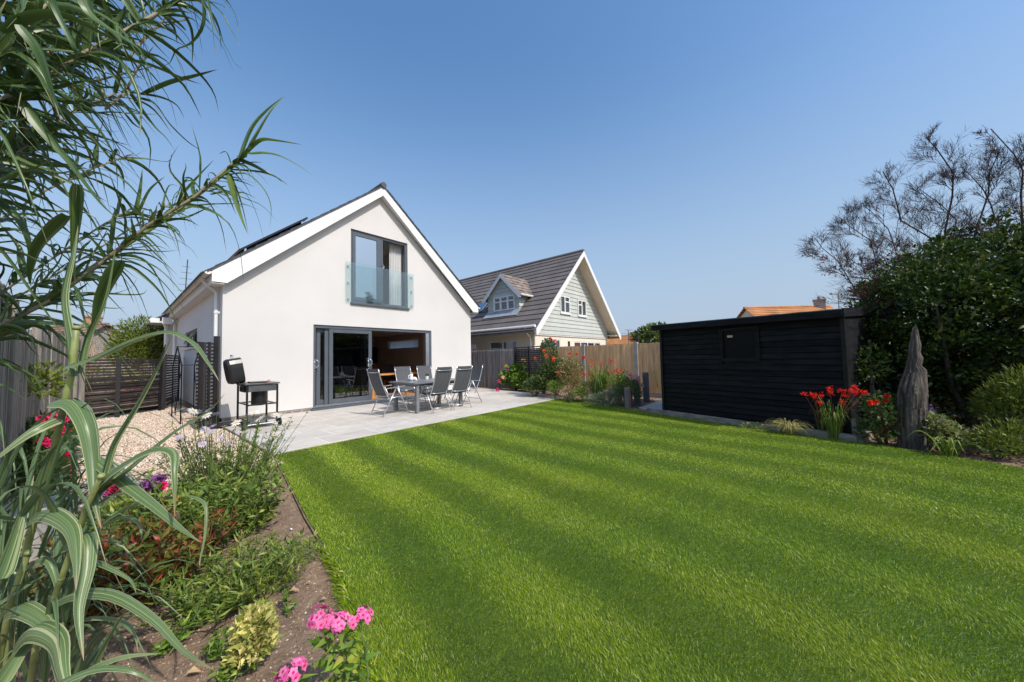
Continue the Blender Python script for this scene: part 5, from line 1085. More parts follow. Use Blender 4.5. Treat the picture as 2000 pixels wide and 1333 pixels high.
shrub('spotted_laurel', 'pale-speckled leafy shrub just right of the driftwood stump', 'shrub', [(tuple(at(1850, 852, 4.35)), (.28, .25, .15), 1), (tuple(at(1822, 832, 4.4)), (.16, .15, .15), .5)], leafmat('speckled_leaf', [(0, (.07, .10, .03)), (.6, (.17, .21, .08)), (1, (.34, .33, .17))]), 1300, .065, .028)
b = G(1860, 893); grass_clump('strap_leaf_plant', 'dark green strap-leaved plant in front of the speckled shrub', 'plant', (b[0]+.1, b[1], 0), 26, .42, .03, L_mid, 1.1, .55)
shrub('willowy_shrub', 'light green narrow-leaved shrub at the right picture edge', 'shrub', [(tuple(at(1975, 800, 4.25)), (.30, .28, .36), 1), (tuple(at(2010, 770, 4.15)), (.28, .28, .33), .7), (tuple(at(1985, 860, 4.0)), (.28, .28, .22), .6)], L_conifer, 3600, .085, .016, updir=.9, stems=20)
shrub('small_leaved_bush', 'low fine-leaved yellow-green bush below the willowy shrub', 'shrub', [(tuple(at(1945, 868, 4.0)), (.24, .2, .16), 1)], L_conifer, 1500, .035, .016)
g = at(1818, 800, 4.6); t = thing('blue_flower_spike', 'small blue-violet flower spike right of the driftwood stump', 'flowering plant', (g[0], g[1], 0)); mb = MB(); mb.tube([(g[0], g[1], 0), (g[0]+.02, g[1], g[2])], .004, 5); mb.build('stem', stem_g, t)
for k in range(7): bloom(t, g+rng.normal(size=3)*np.array([.02, .02, .05]), .016, petal('violet_petal', (.16, .12, .5), (.3, .22, .7)) if k == 0 else MATS['violet_petal'], 12)
# ------------------------------------------------------------------ far border by the fence
hy = shrub('hydrangea', 'big-leaved green hydrangea against the grey picket fence', 'shrub', [((10.45, 9.0, .45), (.38, .55, .45), 1), ((10.3, 8.3, .35), (.35, .45, .36), .7), ((10.55, 8.7, .75), (.3, .35, .3), .5)], L_bright, 2600, .11, .075, stems=8)
for (x, y, m_) in ((988, 716, P_yellow), (990, 722, P_purple), (982, 738, P_rosepink), (975, 745, P_magenta), (972, 762, P_magenta)): bloom(hy, at(x, y, 13.0), .07, m_, 40)
for k, (x0, x1, y) in enumerate(((1012, 1034, 706), (1030, 1052, 712), (1036, 1054, 718))): bloom(hy, at((x0+x1)/2, y, 13.6), .10, P_rosepink if k else P_yellow, 80)
rr = [(1062, 686, P_coral), (1066, 696, P_coral), (1045, 701, P_coral), (1081, 700, P_coral), (1113, 692, P_coral), (1127, 693, P_coral), (1140, 699, P_red), (1070, 745, P_coral), (1081, 706, P_coral), (1075, 663, P_red), (1084, 667, P_coral)]
rose('tall coral rose bush climbing beside the right slatted screen', [(tuple(at(1085, 725, 11.2)), (.55, .5, .42), 1), (tuple(at(1070, 745, 11.0)), (.45, .4, .3), .7), (tuple(at(1072, 690, 11.3)), (.28, .28, .5), .35)], [(*at(x, y, 11.0), m_) for x, y, m_ in rr], n=5200, L=.07, r=.06)
shrub('coral_leaved_bush', 'thin olive-brown twiggy bush between the coral rose and the concrete post', 'shrub', [(tuple(at(1112, 728, 10.6)), (.48, .4, .50), 1), (tuple(at(1118, 755, 10.4)), (.45, .4, .25), .5)], L_olive, 3600, .06, .03, stems=18, stem_m=stem_r)
shrub('dry_shrub', 'straw-coloured dry stems low at the patio corner', 'shrub', [(tuple(at(1112, 765, 9.9)), (.35, .3, .16), 1)], L_dry, 500, .05, .014, stems=22, stem_m=cane_m)
shrub('fresh_green_bush', 'bright feathery green bush at the base of the coral rose', 'shrub', [(tuple(at(1085, 757, 10.3)), (.26, .26, .2), 1)], L_bright, 1100, .06, .012, stems=4)
b = G(1170, 776); Dc = 9.6
crocosmia('red crocosmia clump in front of the brown fence panel', (*at(1170, 765, Dc)[:2], 0), 130, .95, [(at(x, y, Dc), .07) for x, y in ((1092, 727), (1138, 726), (1140, 733), (1155, 706), (1158, 715), (1175, 711), (1190, 706), (1197, 707), (1190, 726), (1153, 733), (1200, 726))])
crocosmia('dark red crocosmia with yellow-green stems left of the posts', (*at(1208, 770, 9.2)[:2], 0), 40, .7, [(at(x, y, 9.2), .05) for x, y in ((1204, 723), (1208, 728), (1213, 724))])
shrub('lavender', 'low grey-green lavender mound spilling over the lawn edge', 'shrub', [(tuple(at(1185, 780, 8.7)), (.55, .4, .20), 1), (tuple(at(1208, 774, 8.9)), (.4, .35, .28), .7), (tuple(at(1160, 783, 9.0)), (.3, .3, .14), .4)], L_lav, 4200, .06, .010, stems=10, updir=.9)
shrub('leafy_perennial', 'mid-green leafy perennial behind the lavender by the log post', 'shrub', [(tuple(at(1222, 755, 9.0)), (.25, .25, .40), 1)], L_mid, 1200, .07, .025, stems=10, updir=.6)
t = rose('pale pink rose beside the concrete post and timber posts', [(tuple(at(1232, 762, 8.6)), (.28, .28, .32), 1)], [tuple(at(x, y, 8.5)) for x, y in ((1226, 732), (1231, 731), (1237, 737), (1243, 739), (1248, 744), (1254, 754), (1233, 739))], mat=P_rosepink, n=700, r=.055)
shrub('thin_sapling', 'sparse yellow-green sapling between timber post and shed', 'shrub', [(tuple(at(1285, 745, 10.4)), (.25, .22, .50), 1)], L_conifer, 420, .06, .02, stems=9)
shrub('border_shrub', 'low mid-green shrub in front of the brown fence left of the lavender', 'shrub', [(tuple(at(1148, 764, 9.8)), (.38, .3, .26), 1), (tuple(at(1130, 772, 9.6)), (.3, .25, .14), .5)], L_mid, 1500, .06, .022, stems=8)
shrub('border_shrub', 'dark green filler shrub at the foot of the slatted screen', 'shrub', [(tuple(at(1045, 755, 11.2)), (.45, .4, .28), 1), (tuple(at(1062, 738, 11.3)), (.35, .3, .3), .6)], L_rose, 2200, .07, .04, stems=8)
shrub('leafy_perennial', 'green perennial filling the gap between red crocosmia and lavender', 'shrub', [(tuple(at(1190, 752, 9.6)), (.35, .3, .32), 1)], L_bright, 1300, .07, .018, stems=12, updir=.8)
b = G(1108, 782); grass_clump('tufted_plant', 'small spiky grey-green tuft by the patio corner', 'plant', (*at(1113, 770, 9.5)[:2], 0), 30, .3, .014, L_lav, .8, .8)
# far trees
shrub('garden_tree', 'rounded green treetop far beyond the brown fence', 'tree', [(tuple(at(1281, 668, 40)), (2.6, 2.6, 2.0), 1)], L_far, 2600, .5, .3, stems=4, stem_m=bark)
shrub('small_tree', 'tiny far treetop beside the aerial masts', 'tree', [(tuple(at(1237, 668, 44)), (.9, .9, 1.0), 1)], L_far, 500, .4, .25, stems=3, stem_m=bark)
shrub('conifer_bush', 'feathery yellow-green conifer behind the slatted fence', 'tree', [(tuple(at(278, 672, 14)), (.95, .95, 1.1), 1), (tuple(at(262, 690, 13.6)), (.75, .7, .9), .7), (tuple(at(296, 700, 14.2)), (.7, .7, 1.1), .6)], L_conifer, 9000, .16, .035, stems=8, stem_m=bark, updir=.7)
t = shrub('pink_shrub', 'pink-flowering bush glimpsed through the slatted fence', 'shrub', [(tuple(at(258, 745, 13)), (.6, .5, .45), 1), (tuple(at(190, 745, 12.6)), (.7, .5, .5), .8)], L_mid, 1600, .09, .04, stems=6)
for (x, y) in ((254, 750), (262, 757), (240, 752), (252, 762)): bloom(t, at(x, y, 12.4), .09, P_magenta, 40)
grass_clump('dry_grass', 'pale dry tall grasses rising behind the old board fence', 'grass clump', (*at(160, 720, 14.5)[:2], 0), 90, 2.7, .04, L_dry, .35, .95)
# ------------------------------------------------------------------ left border
def hydr(lb, px, D, blobs, mat, r=.07, leafm=L_mid, n=900, L=.09, W=.05):
    t = shrub('pink_hydrangea', lb, 'flowering plant', blobs, leafm, n, L, W, stems=8)
    for x, y in px: bloom(t, at(x, y, D), r, mat, 60)
    return t
hydr('dark leafy shrub with cerise flowers along the old board fence', [(121, 822), (119, 836), (124, 845), (84, 820), (126, 893), (118, 898), (85, 863), (104, 870), (128, 919), (102, 815)], 3.75, [(tuple(at(75, 895, 4.0)), (.26, .4, .30), 1), (tuple(at(100, 850, 4.6)), (.26, .4, .28), .7), (tuple(at(60, 950, 3.4)), (.25, .35, .30), .7)], P_magenta, .05, L_rose, 3600, .10, .025)
shrub('bramble', 'pale green-leaved bush with seed heads against the old fence', 'shrub', [(tuple(at(62, 760, 4.4)), (.26, .3, .28), 1), (tuple(at(80, 745, 4.6)), (.24, .2, .24), .6)], L_conifer, 420, .09, .045, stems=0)
def spike_plant(name, lb, px_base, D, n, H, spread, leafm, L, W, per, stem_m=stem_g, group=None):
    c = np.array(px_base, float); t = thing(name, lb, 'plant', c, group); mb = MB(); PP, DD = [], []; tips = []
    for i in range(n):
        a = rng.random()*6.283; rr_ = rng.random()**.5*spread; b0 = c+np.array([math.cos(a)*rr_*.55, math.sin(a)*rr_*.55, 0]); e = c+np.array([math.cos(a)*rr_*1.25, math.sin(a)*rr_*1.25, H*rng.uniform(.45, 1.15)]); m_ = b0*.4+e*.6+rng.normal(size=3)*.02; mb.tube([b0, m_, e], [.0038, .003, .0016], 4); tips.append(e)
        f = rng.uniform(.08, .97, per)[:, None]; Q = np.where(f < .6, b0+(m_-b0)*f/.6, m_+(e-m_)*(f-.6)/.4); PP.append(Q); d = rng.normal(size=(per, 3)); d[:, 2] = rng.uniform(.2, 1.5, per); DD.append(d)
    mb.build('stem', stem_m, t); P = np.concatenate(PP); leaves('foliage', P, np.concatenate(DD), L*(.5+.8*rng.random(len(P))), W, leafm, t); return t, tips
# aster / daisies
dz_ = [(352, 800, 1), (470, 845, 0), (395, 868, 0), (520, 868, 1), (438, 833, 0), (377, 803, 1), (385, 806, 1), (409, 801, 1), (403, 812, 1), (423, 808, 0), (461, 826, 1), (413, 843, 0), (408, 848, 1), (432, 855, 0), (400, 838, 0), (414, 833, 0), (497, 806, 1), (532, 850, 1), (508, 818, 1), (541, 810, 1), (350, 854, 0), (356, 855, 0), (448, 866, 0), (550, 812, 1)]
base = G(420, 968); t, tips = spike_plant('michaelmas_daisy', 'tall loose clump of white and lilac daisies at the bed corner', (base[0]+.08, base[1], 0), 3.6, 80, .66, .50, L_mid, .055, .013, 22)
mb = MB()
for x, y, w_ in dz_:
    D_ = 3.1+rng.uniform(-.2, .2); e = at(x, y, D_); daisy(t, e, -CF*.35+np.array([rng.normal()*.4, rng.normal()*.4, .9]), .046 if w_ else .040, P_white if w_ else P_lilac)
    b0 = np.array([(base[0]+e[0])/2, (base[1]+e[1])/2, 0]); mb.tube([b0, b0*.4+e*.6+np.array([0, 0, -.05]), e], [.003, .0025, .002], 4)
for x, y in ((600, 806), (570, 824), (480, 820), (556, 860), (520, 845), (470, 848), (500, 836), (392, 822)):
    e = at(x, y, 3.6); b0 = np.array([base[0]+rng.uniform(-.05, .25), base[1]+rng.uniform(-.2, .2), 0]); mb.tube([b0, b0*.4+e*.6+np.array([0, 0, -.05]), e], [.003, .0025, .002], 4); mb.lathe(tuple(e), [(.004, -.008), (.011, 0), (.006, .008)], 6)
mb.build('flower_stem', stem_g, t)
GC = 'leafy clumps in the left bed'
b = G(470, 960); spike_plant('leafy_clump', 'upright light green leafy stems below the daisies beside the lawn edging', (b[0]-.05, b[1]+.05, 0), 3, 80, .52, .32, L_conifer, .055, .013, 20, group=GC)
b = G(455, 1045); spike_plant('leafy_clump', 'dense fresh green leafy mound in the middle of the left bed', (b[0]-.08, b[1], 0), 3, 90, .42, .36, L_mid, .07, .020, 20, group=GC)
b = G(385, 1060); spike_plant('leafy_clump', 'green leafy clump carrying small pink flowers in mid bed', (b[0]-.05, b[1]+.05, 0), 3, 80, .44, .36, L_mid, .07, .020, 20, group=GC)
b = G(500, 1030); spike_plant('leafy_clump', 'small round-leaved yellow-green tuft nearest the bare soil strip', (b[0]-.02, b[1]+.02, 0), 3, 50, .20, .16, L_conifer, .035, .02, 30, group=GC)
b = G(330, 1150); spike_plant('photinia', 'red and bronze tinged leafy bush in the left bed', (b[0]-.06, b[1]+.06, 0), 3, 80, .36, .36, L_photinia, .075, .021, 18, stem_r)
b = G(240, 1180); spike_plant('photinia', 'darker bronze-leaved bush behind the striped reed blades', (b[0]-.1, b[1]+.1, 0), 3, 70, .38, .32, L_photinia, .075, .021, 18, stem_r)
b = G(520, 1150); spike_plant('trailing_weed', 'sprawling narrow-leaved green plant reaching toward the lawn edge', (b[0]-.05, b[1]+.02, 0), 3, 60, .20, .27, L_conifer, .055, .009, 20)
b = G(450, 1180); spike_plant('trailing_weed', 'loose narrow-leaved weed in front of the bronze bush', (b[0]-.05, b[1]+.02, 0), 3, 60, .24, .28, L_mid, .065, .011, 20)
b = G(560, 1105); spike_plant('trailing_weed', 'fine green sprig at the lawn edging above the bare soil', (b[0], b[1], 0), 3, 22, .12, .20, L_mid, .05, .012, 18)
b = G(560, 1260); 
for i, (x, y) in enumerate(((425, 1280), (455, 1325), (375, 1225), (560, 1192), (330, 1270))):
    b = G(x, y); spike_plant('seedling', ['little green seedling left of the cream-edged bush', 'small rounded green seedling in front of the cream-edged bush', 'small leafy seedling on bare soil below the bronze bush', 'tiny seedling on the bare soil between bush and phlox', 'small seedling beside the striped reed'][i], (b[0], b[1], 0), 2, [12, 10, 9, 4, 8][i], .07, .05 if i != 3 else .02, L_bright, .035, .014, 12)
b = G(497, 1290); c = at(495, 1243, 1.72)
shrub('variegated_euonymus', 'small cream-edged yellow-green bush on the bare soil', 'shrub', [(tuple(at(497, 1238, 1.46)), (.075, .075, .115), 1), (tuple(at(492, 1268, 1.45)), (.08, .08, .06), .5)], L_euon, 1100, .034, .017, stems=10, updir=1.0, shell=.3, base=(b[0], b[1], -.01), fold=.35)
def phlox(lb, base, heads, D):
    b = np.array(base, float); t = thing('phlox', lb, 'flowering plant', b); mb = MB(); PP, DD = [], []
    for (x, y, r_) in heads:
        e = at(x, y, D); b0 = b+np.array([(e-b)[0]*.4+rng.normal()*.02, (e-b)[1]*.4+rng.normal()*.02, 0]); mb.tube([b0, (b0+e)/2+rng.normal(size=3)*.01, e], [.0045, .004, .003], 6)
        n = 30; f = np.linspace(.12, .93, n)[:, None]; PP.append(b0+(e-b0)*f); a = np.arange(n)*2.4; DD.append(np.stack([np.cos(a), np.sin(a), .45+0*a], 1))
        m_ = 20; d = unit(rng.normal(size=(m_, 3))+np.array([0, 0, .7])-CF*.3); d = d[d[:, 2] > -.3]
        for dd in d:      # each floret: five petals
            c = e+dd*r_*np.array([1, 1, .75])*rng.uniform(.75, 1.05); a0 = unit(np.cross(dd, (.2, .3, .9))); b1 = np.cross(dd, a0); an = np.arange(5)*1.2566+rng.random(); Dd = np.cos(an)[:, None]*a0+np.sin(an)[:, None]*b1+dd*.15
            FV.append(leaf_arrays(np.repeat(c[None], 5, 0), Dd, .0165, .0165, N=np.repeat(dd[None], 5, 0), fold=.02, droop=.05)[0]); EV.append(leaf_arrays(np.repeat((c+dd*.0012)[None], 5, 0), Dd, .0055, .004, N=np.repeat(dd[None], 5, 0), fold=0, droop=0)[0])
        def mk(L_): V = np.concatenate(L_); k = len(V)//5; return V, (np.array([[0, 1, 2], [0, 2, 3], [4, 2, 1], [4, 3, 2]])[None]+(np.arange(k)*5)[:, None, None]).reshape(-1, 3)
        V, F = mk(FV); o = mesh_obj('flower_head', V, F, P_pink, t); V, F = mk(EV); mesh_obj('eye', V, F, P_eye, o); FV.clear(); EV.clear()
    mb.build('stem', stem_g, t); P = np.concatenate(PP); leaves('foliage', P, np.concatenate(DD), .075, .022, L_phlox, t, fold=.15, droop=.3)
FV, EV = [], []
b = G(668, 1420); phlox('bright pink phlox with three flower heads beside the lawn edge', (b[0]+.03, b[1]-.02, 0), [(625, 1207, .045), (664, 1217, .036), (703, 1212, .045), (640, 1214, .03)], 1.22)
b = G(570, 1500); phlox('lower pink phlox head at the bottom picture edge', (b[0], b[1], 0), [(572, 1312, .042), (556, 1326, .03)], 1.12)
# sweet william in mid bed
t = thing('sweet_william', 'purple and magenta flower heads behind the striped reed', 'flowering plant', (*G(290, 1010)[:2], 0))
for x, y, m_, r_ in ((300, 945, P_purple, .055), (285, 950, P_purple, .05), (222, 958, P_magenta, .045), (235, 948, P_magenta, .05), (258, 957, P_purple, .05), (318, 950, P_magenta, .04), (330, 962, P_rosepink, .04), (325, 978, P_coral, .035), (345, 975, P_coral, .025), (312, 938, P_purple, .05), (212, 965, P_purple, .045), (340, 1012, P_magenta, .028), (322, 1018, P_magenta, .02), (345, 1008, P_pink, .02)):
    e = at(x, y, 2.55 if y < 1000 else 2.25); bloom(t, e, r_*.8, m_, 70)
    g_ = e.copy(); g_[2] = 0; mb = MB(); mb.tube([g_, e], .003, 4); mb.build('stem', stem_g, t)
P, D = ellip((*at(290, 1000, 2.55)[:2], .16), (.40, .30, .18), 1500, .2, -.3); leaves('foliage', P, D+np.array([0, 0, .4]), .07, .018, L_mid, t)
# dry leaf and scraps on the soil
for i, (x, y, s_) in enumerate(((562, 1158, .05), (625, 1173, .03), (360, 1320, .05), (660, 1120, .03), (598, 1140, .025))):
    g_ = G(x, y); mb = MB(); V, F = leaf_arrays(np.array([[g_[0], g_[1], .0]]), np.array([[.6, -.4, .15]]), s_*1.2, s_*.7, fold=.4, N=np.array([[0., 0, 1]])); o = mesh_obj('dead_leaf', V, F, L_dry); tag(o, ['curled pale dead leaf on the soil above the phlox', 'brown scrap of dead leaf beside the phlox', 'dry leaf at the bottom edge near the striped reed', 'dry leaf caught at the end of the lawn edging', 'small dry leaf lying mid soil strip'][i], 'dead leaf')
# ------------------------------------------------------------------ giant striped reed, lower left, and the tall canes overhead
def px(pts, D0, D1=None):
    D1 = D0 if D1 is None else D1; n = len(pts); return [at(x, y, D0+(D1-D0)*i/(n-1)) for i, (x, y) in enumerate(pts)]
def facing(k=0.): return CR*math.cos(k)+CF*math.sin(k)
t = thing('striped_reed', 'giant cream-striped reed with broad arching blades at the lower left', 'reed', (-.25, 2.3, 0))
canes = [(px([(20, 1500), (12, 1240), (60, 1040), (105, 880), (140, 730), (150, 640)], 1.25, 1.15), .0105), (px([(30, 1520), (70, 1265), (120, 1130), (170, 990), (198, 930)], 1.15, 1.0), .008), (px([(-40, 1500), (-10, 1330), (20, 1180), (55, 1080)], 1.2, 1.1), .009)]
mb = MB()
for pts, r_ in canes:
    pts[0][2] = min(pts[0][2], 0.0); mb.tube(pts, [r_*(1.1-.35*i/len(pts)) for i in range(len(pts))], 10)
    for i in range(1, len(pts)):
        c = pts[i]; d = unit(pts[i]-pts[i-1]); mb.tube([c-d*.006, c, c+d*.006], [r_*.9, r_*1.12, r_*.9], 10)
mb.build('cane', canegreen, t, smooth=True)
hero = [  # spine in photograph pixels, start/end distance, width (m), twist, side vector
    ([(140, 735), (133, 660), (128, 580), (140, 500), (150, 440)], 1.15, 1.25, .046, .4),
    ([(142, 730), (165, 660), (190, 595), (212, 545), (235, 470)], 1.15, 1.2, .034, .3),
    ([(132, 718), (190, 698), (260, 665), (335, 648), (385, 668), (418, 712), (432, 745)], 1.15, 1.0, .042, 1.2),
    ([(108, 788), (140, 788), (160, 830), (174, 900), (185, 975), (190, 1035)], 1.15, 1.02, .066, .2),
    ([(195, 955), (228, 870), (270, 790), (312, 710), (352, 640)], 1.05, 1.15, .036, .2),
    ([(190, 965), (260, 905), (340, 845), (400, 805), (445, 768)], 1.05, 1.1, .038, .2),
    ([(160, 1000), (215, 935), (290, 882), (325, 884), (345, 925), (357, 1010)], 1.05, .95, .050, 1.0),
    ([(115, 818), (75, 832), (30, 860), (-30, 920)], 1.15, 1.0, .05, .3),
    ([(178, 890), (240, 935), (300, 985), (350, 1030), (395, 1060)], 1.1, .95, .040, .2),
    ([(48, 1022), (95, 1000), (132, 1030), (152, 1085), (160, 1150)], 1.1, .95, .060, .3),
    ([(128, 1068), (160, 1052), (170, 1110), (174, 1190), (172, 1285)], 1.08, .92, .062, .1),
    ([(98, 1185), (150, 1158), (215, 1165), (290, 1212), (365, 1272), (425, 1310)], 1.1, .90, .040, .3),
    ([(30, 1275), (62, 1232), (95, 1255), (125, 1310), (150, 1400)], 1.05, .85, .072, .3),
    ([(5, 1200), (50, 1185), (85, 1225), (103, 1285), (108, 1340)], 1.1, .95, .058, .3),
    ([(170, 1335), (200, 1270), (235, 1205), (245, 1188)], 1.0, 1.05, .032, .2),
    ([(190, 1025), (245, 995), (305, 975), (365, 968)], 1.1, 1.1, .022, .2),
    ([(365, 968), (400, 985), (405, 1040), (395, 1090), (385, 1110)], 1.1, 1.0, .012, .6),
    ([(100, 1400), (160, 1320), (240, 1280), (330, 1270)], .95, 1.0, .045, .3),
    ([(0, 1180), (50, 1145), (110, 1110), (175, 1075)], 1.1, 1.2, .034, .2),
    ([(0, 1130), (25, 1070), (45, 1000), (60, 930)], 1.0, 1.2, .045, .2),
    ([(-10, 1260), (10, 1180), (45, 1120), (95, 1090), (118, 1150), (122, 1250)], 1.2, 1.1, .045, .6),
    ([(180, 1095), (215, 1105), (245, 1135), (265, 1160)], 1.15, 1.1, .02, .3),
    ([(175, 1045), (230, 1010), (265, 1025), (275, 1055)], 1.2, 1.15, .022, .3),
    ([(120, 1250), (160, 1210), (240, 1225), (280, 1270)], 1.1, 1.05, .020, .3),
    ([(0, 1340), (35, 1290), (60, 1230), (70, 1180)], .95, 1.1, .04, .2),
    ([(40, 1400), (100, 1345), (180, 1310), (270, 1305), (320, 1345)], .85, .9, .04, .5),
    ([(140, 1330), (148, 1200), (140, 1090), (150, 1010)], 1.2, 1.3, .03, .3),
]
rb = RB()
for pts, a, b, wd, tw in hero:
    P = px(pts, a, b); P = [p+np.array([rng.normal(), rng.normal(), 0])*.006 for p in P]
    T0 = P[1]-P[0]; sd = np.cross(T0, CF); sd = sd if np.linalg.norm(sd) > 1e-6 else CR
    rb.blade(P, wd*.84, seg=20, fold=.34, side=unit(sd+CF*.35), tw=tw*.5)
rb.build('striped_blade', reed_var, t)
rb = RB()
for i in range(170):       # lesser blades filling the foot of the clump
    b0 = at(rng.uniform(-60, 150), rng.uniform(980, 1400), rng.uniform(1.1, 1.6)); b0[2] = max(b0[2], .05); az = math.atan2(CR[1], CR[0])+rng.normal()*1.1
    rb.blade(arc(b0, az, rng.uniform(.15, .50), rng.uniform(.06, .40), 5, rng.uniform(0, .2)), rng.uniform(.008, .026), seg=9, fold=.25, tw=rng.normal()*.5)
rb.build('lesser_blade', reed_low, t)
# tall green reed: leaning canes that rise from a clump outside the left edge
def tall_reed(name, lb, root, cane_px, leaf_n, Lr, Wr, mat, seed, cane_r=.012, skip=.15, extra=0):
    rg = np.random.default_rng(seed); t = thing(name, lb, 'reed', root); mb = MB(); rb = RB()
    for pts, D0, D1, rad in cane_px:
        P = px(pts, D0, D1); full = [np.array(root, float), np.array(root, float)*.45+P[0]*.55+np.array([0, 0, .25])]+P; rr_ = [rad*(1-.55*i/len(full)) for i in range(len(full))]; mb.tube(full, rr_, 8)
        seglen = [np.linalg.norm(P[i+1]-P[i]) for i in range(len(P)-1)]; tot = sum(seglen); nn = int(tot/leaf_n)
        for k in range(nn):
            s_ = tot*(skip+(1-skip)*min(1, (k+rg.uniform(-.4, .4))/nn)); s_ = max(s_, 0); i = 0
            while i < len(seglen)-1 and s_ > seglen[i]: s_ -= seglen[i]; i += 1
            p = P[i]+(P[i+1]-P[i])*min(1, s_/seglen[i]); T = unit(P[i+1]-P[i])
            for q_ in range(int(rg.integers(1, 4))):
                sd = unit(rg.normal(size=3)); sd = unit(sd-T*(sd@T)); fr = k/nn; L = Lr*rg.uniform(.35, 1.25)*(1-.3*fr); W = Wr*rg.uniform(.4, 1.25)*(1-.25*fr)
                d0 = unit(T*rg.uniform(.5, 1.1)+sd*rg.uniform(.35, 1.)); g_ = rg.choice([rg.uniform(-.05, .3), rg.uniform(.3, .8), rg.uniform(.8, 1.4)], p=[.3, .4, .3])*L; sw = unit(rg.normal(size=3))*rg.uniform(0, .25)*L; sp_ = [p+d0*L*f*(1-.12*f)+np.array([0, 0, -1])*g_*f*f+sw*math.sin(f*3.6)*f+rg.normal(size=3)*.025*L*f for f in (0, .25, .5, .75, 1.)]
                rb.blade(sp_, W, seg=10, fold=.22, tw=rg.normal()*1.2, side=unit(rg.normal(size=3)+CR*.3))
    mb.build('cane', cane_m, t, smooth=True); rb.build('green_blade', mat, t); return t
tall_reed('tall_reed', 'tall green reed cane arching right against the sky above the house corner', (-1.05, 2.9, 0), [
    ([(-120, 760), (0, 636), (95, 590), (190, 520), (290, 440), (380, 385), (425, 345), (468, 308)], 1.7, 2.3, .013)], .030, .50, .028, reed_green, 3, skip=.05)
tall_reed('tall_reed', 'dense reed canes drooping across the left edge at mid height', (-1.15, 2.6, 0), [
    ([(-100, 560), (0, 430), (90, 372), (180, 330), (260, 300)], 1.8, 2.4, .008), ([(-80, 640), (20, 560), (110, 500), (200, 440), (270, 400)], 1.9, 2.5, .008), ([(-120, 700), (-20, 610), (70, 560), (170, 500), (330, 400)], 2.0, 2.7, .008)], .060, .48, .026, reed_green, 4, skip=.1)
tall_reed('tall_reed', 'dark thick mass of reed leaves filling the top left corner', (-1.2, 2.2, 0), [
    ([(-140, 320), (0, 200), (100, 140), (200, 85), (300, 30), (350, 0), (400, -30)], 1.3, 2.0, .013), ([(-120, 150), (-10, 90), (80, 40), (170, -20)], 1.3, 1.7, .008), ([(-120, 420), (0, 330), (80, 260), (150, 215), (230, 180)], 1.5, 2.1, .009), ([(-160, 260), (-40, 150), (40, 60), (120, -20)], 1.2, 1.5, .008), ([(-150, 60), (0, 20), (120, -20), (240, -60)], 1.3, 1.8, .008), ([(-150, 480), (-40, 360), (30, 300), (100, 250)], 1.3, 1.6, .008), ([(-120, 230), (-20, 160), (80, 110), (180, 60), (260, 20)], 1.6, 2.2, .009)], .023, .50, .030, reed_green, 8, skip=.0)
# single leaves the eye picks out
t = thing('tall_reed', 'bright reed tip with long leaves standing clear against the blue sky', 'reed', (-1.0, 3.1, 0))
mb = MB(); P = px([(330, 425), (400, 372), (445, 335), (470, 308)], 2.2, 2.3); mb.tube([np.array([-1.0, 3.1, 0]), at(-120, 780, 2.0), at(60, 600, 2.05), at(200, 510, 2.1)]+P, [.02, .018, .014, .012, .009, .008, .007, .006], 8); mb.build('cane', canegreen, t, smooth=True)
rb = RB()
for pts, wd, tw in [([(466, 312), (490, 250), (520, 215), (552, 190)], .060, .3), ([(484, 290), (500, 262), (530, 215), (560, 185)], .050, -.5), ([(462, 318), (485, 290), (510, 272), (540, 274), (590, 283)], .050, .6), ([(484, 300), (515, 298), (545, 304), (580, 322), (615, 345)], .040, .2), ([(448, 338), (458, 380), (470, 420), (484, 458)], .045, .2), ([(440, 342), (475, 338), (500, 352), (522, 380), (530, 410), (526, 448)], .026, .6), ([(355, 378), (385, 345), (418, 312)], .035, .1), ([(330, 405), (380, 380), (430, 345), (448, 338)], .05, .3), ([(300, 440), (370, 405), (440, 398), (492, 402)], .045, .3), ([(410, 380), (440, 375), (470, 395), (510, 412)], .03, .3), ([(262, 415), (272, 370), (278, 330)], .05, .2), ([(268, 418), (290, 372), (322, 345)], .035, .3)]:
    rb.blade(px(pts, 2.25, 2.3), wd, seg=14, fold=.25, tw=tw, side=unit(np.cross(np.array(px(pts, 2.25)[1])-np.array(px(pts, 2.25)[0]), CF)+CF*.3))
rb.build('green_blade', leafmat('sunlit_reed_leaf', [(0, (.07, .13, .03)), (.5, (.13, .20, .05)), (1, (.20, .27, .09))], .4), t)
t = thing('tall_reed', 'loose reed leaves hanging into the sky from the top left edge', 'reed', (-1.1, 2.0, 0)); rb = RB(); mb = MB()
mb.tube([(-1.1, 2.0, 0), at(-160, 300, 1.6), at(60, 60, 1.6), at(250, -60, 1.7), at(420, -80, 1.8)], [.015, .013, .01, .008, .006], 8); mb.build('cane', cane_m, t)
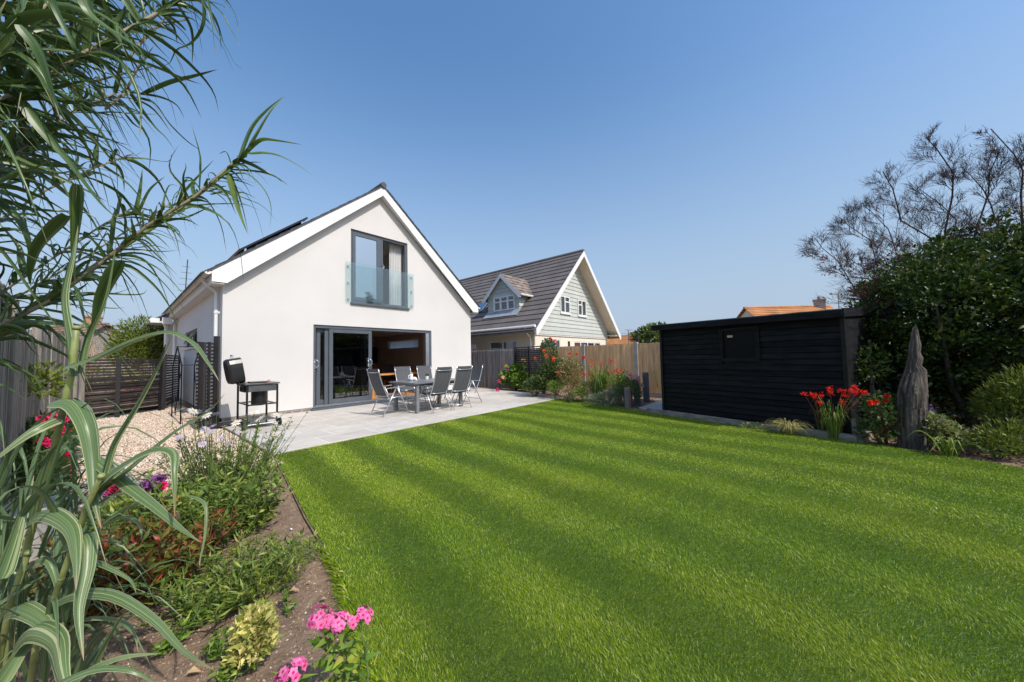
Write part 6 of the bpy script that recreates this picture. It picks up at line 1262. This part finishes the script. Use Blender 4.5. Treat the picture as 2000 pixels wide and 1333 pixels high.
for pts, wd, D in [([(380, -30), (398, 0), (398, 50), (375, 85), (345, 98), (330, 125), (290, 137)], .030, 1.8), ([(405, -30), (407, 0), (420, 50), (440, 90), (460, 125), (475, 135)], .018, 1.8), ([(278, 182), (330, 160), (380, 148), (425, 136)], .032, 1.9), ([(255, 180), (310, 188), (345, 205), (360, 232)], .028, 1.9), ([(265, 190), (300, 200), (330, 240), (365, 275), (392, 294)], .030, 1.9), ([(235, 150), (275, 210), (305, 250), (325, 270), (345, 300)], .030, 1.9), ([(230, -20), (262, 30), (280, 60), (278, 120)], .03, 1.5), ([(40, 50), (75, 95), (95, 150), (110, 200), (135, 245)], .045, 1.1), ([(95, -20), (110, 20), (145, 90), (150, 110), (142, 150), (146, 205)], .022, 1.1), ([(160, -30), (180, 30), (250, 80), (280, 110), (310, 200)], .045, 1.3), ([(45, 200), (90, 260), (140, 320), (200, 400), (235, 430)], .050, 1.4), ([(0, 110), (80, 120), (150, 170), (230, 210)], .035, 1.4), ([(320, -20), (350, 10), (390, 30)], .012, 1.8), ([(120, -10), (200, 30), (240, 60), (265, 100), (300, 140)], .04, 1.4), ([(0, 60), (60, 30), (130, 30), (190, 60), (250, 90)], .04, 1.3), ([(-20, 380), (40, 430), (60, 500), (30, 560)], .04, 1.5), ([(130, 420), (75, 480), (60, 530), (60, 560)], .045, 1.5), ([(152, 360), (150, 430), (145, 500), (148, 560)], .045, 1.5), ([(235, 510), (200, 580), (185, 640), (160, 690)], .05, 1.4)]:
    rb.blade(px(pts, D, D+.1), wd, seg=16, fold=.25, tw=.8, side=unit(np.cross(np.array(px(pts, D)[1])-np.array(px(pts, D)[0]), CF)+CF*.5))
rb.build('green_blade', reed_green, t)
mb = MB(); rg = np.random.default_rng(2)
for (x0, y0, x1, y1) in ((0, 210, 330, 8), (255, 110, 372, 35), (262, 100, 345, 15), (240, 190, 300, 90), (250, 170, 290, 110), (215, 205, 260, 150), (205, 215, 270, 175), (180, 160, 300, 130), (280, 80, 370, 40), (30, 190, 160, 120)):
    a, b = at(x0, y0, 1.9), at(x1, y1, 2.0); mb.tube([a, (a+b)/2+rg.normal(size=3)*.02, b], [.006, .004, .002], 5)
tag(mb.build('dead_cane', cane_m, None), 'pale dead reed twigs showing between the green leaves top left', 'twigs')
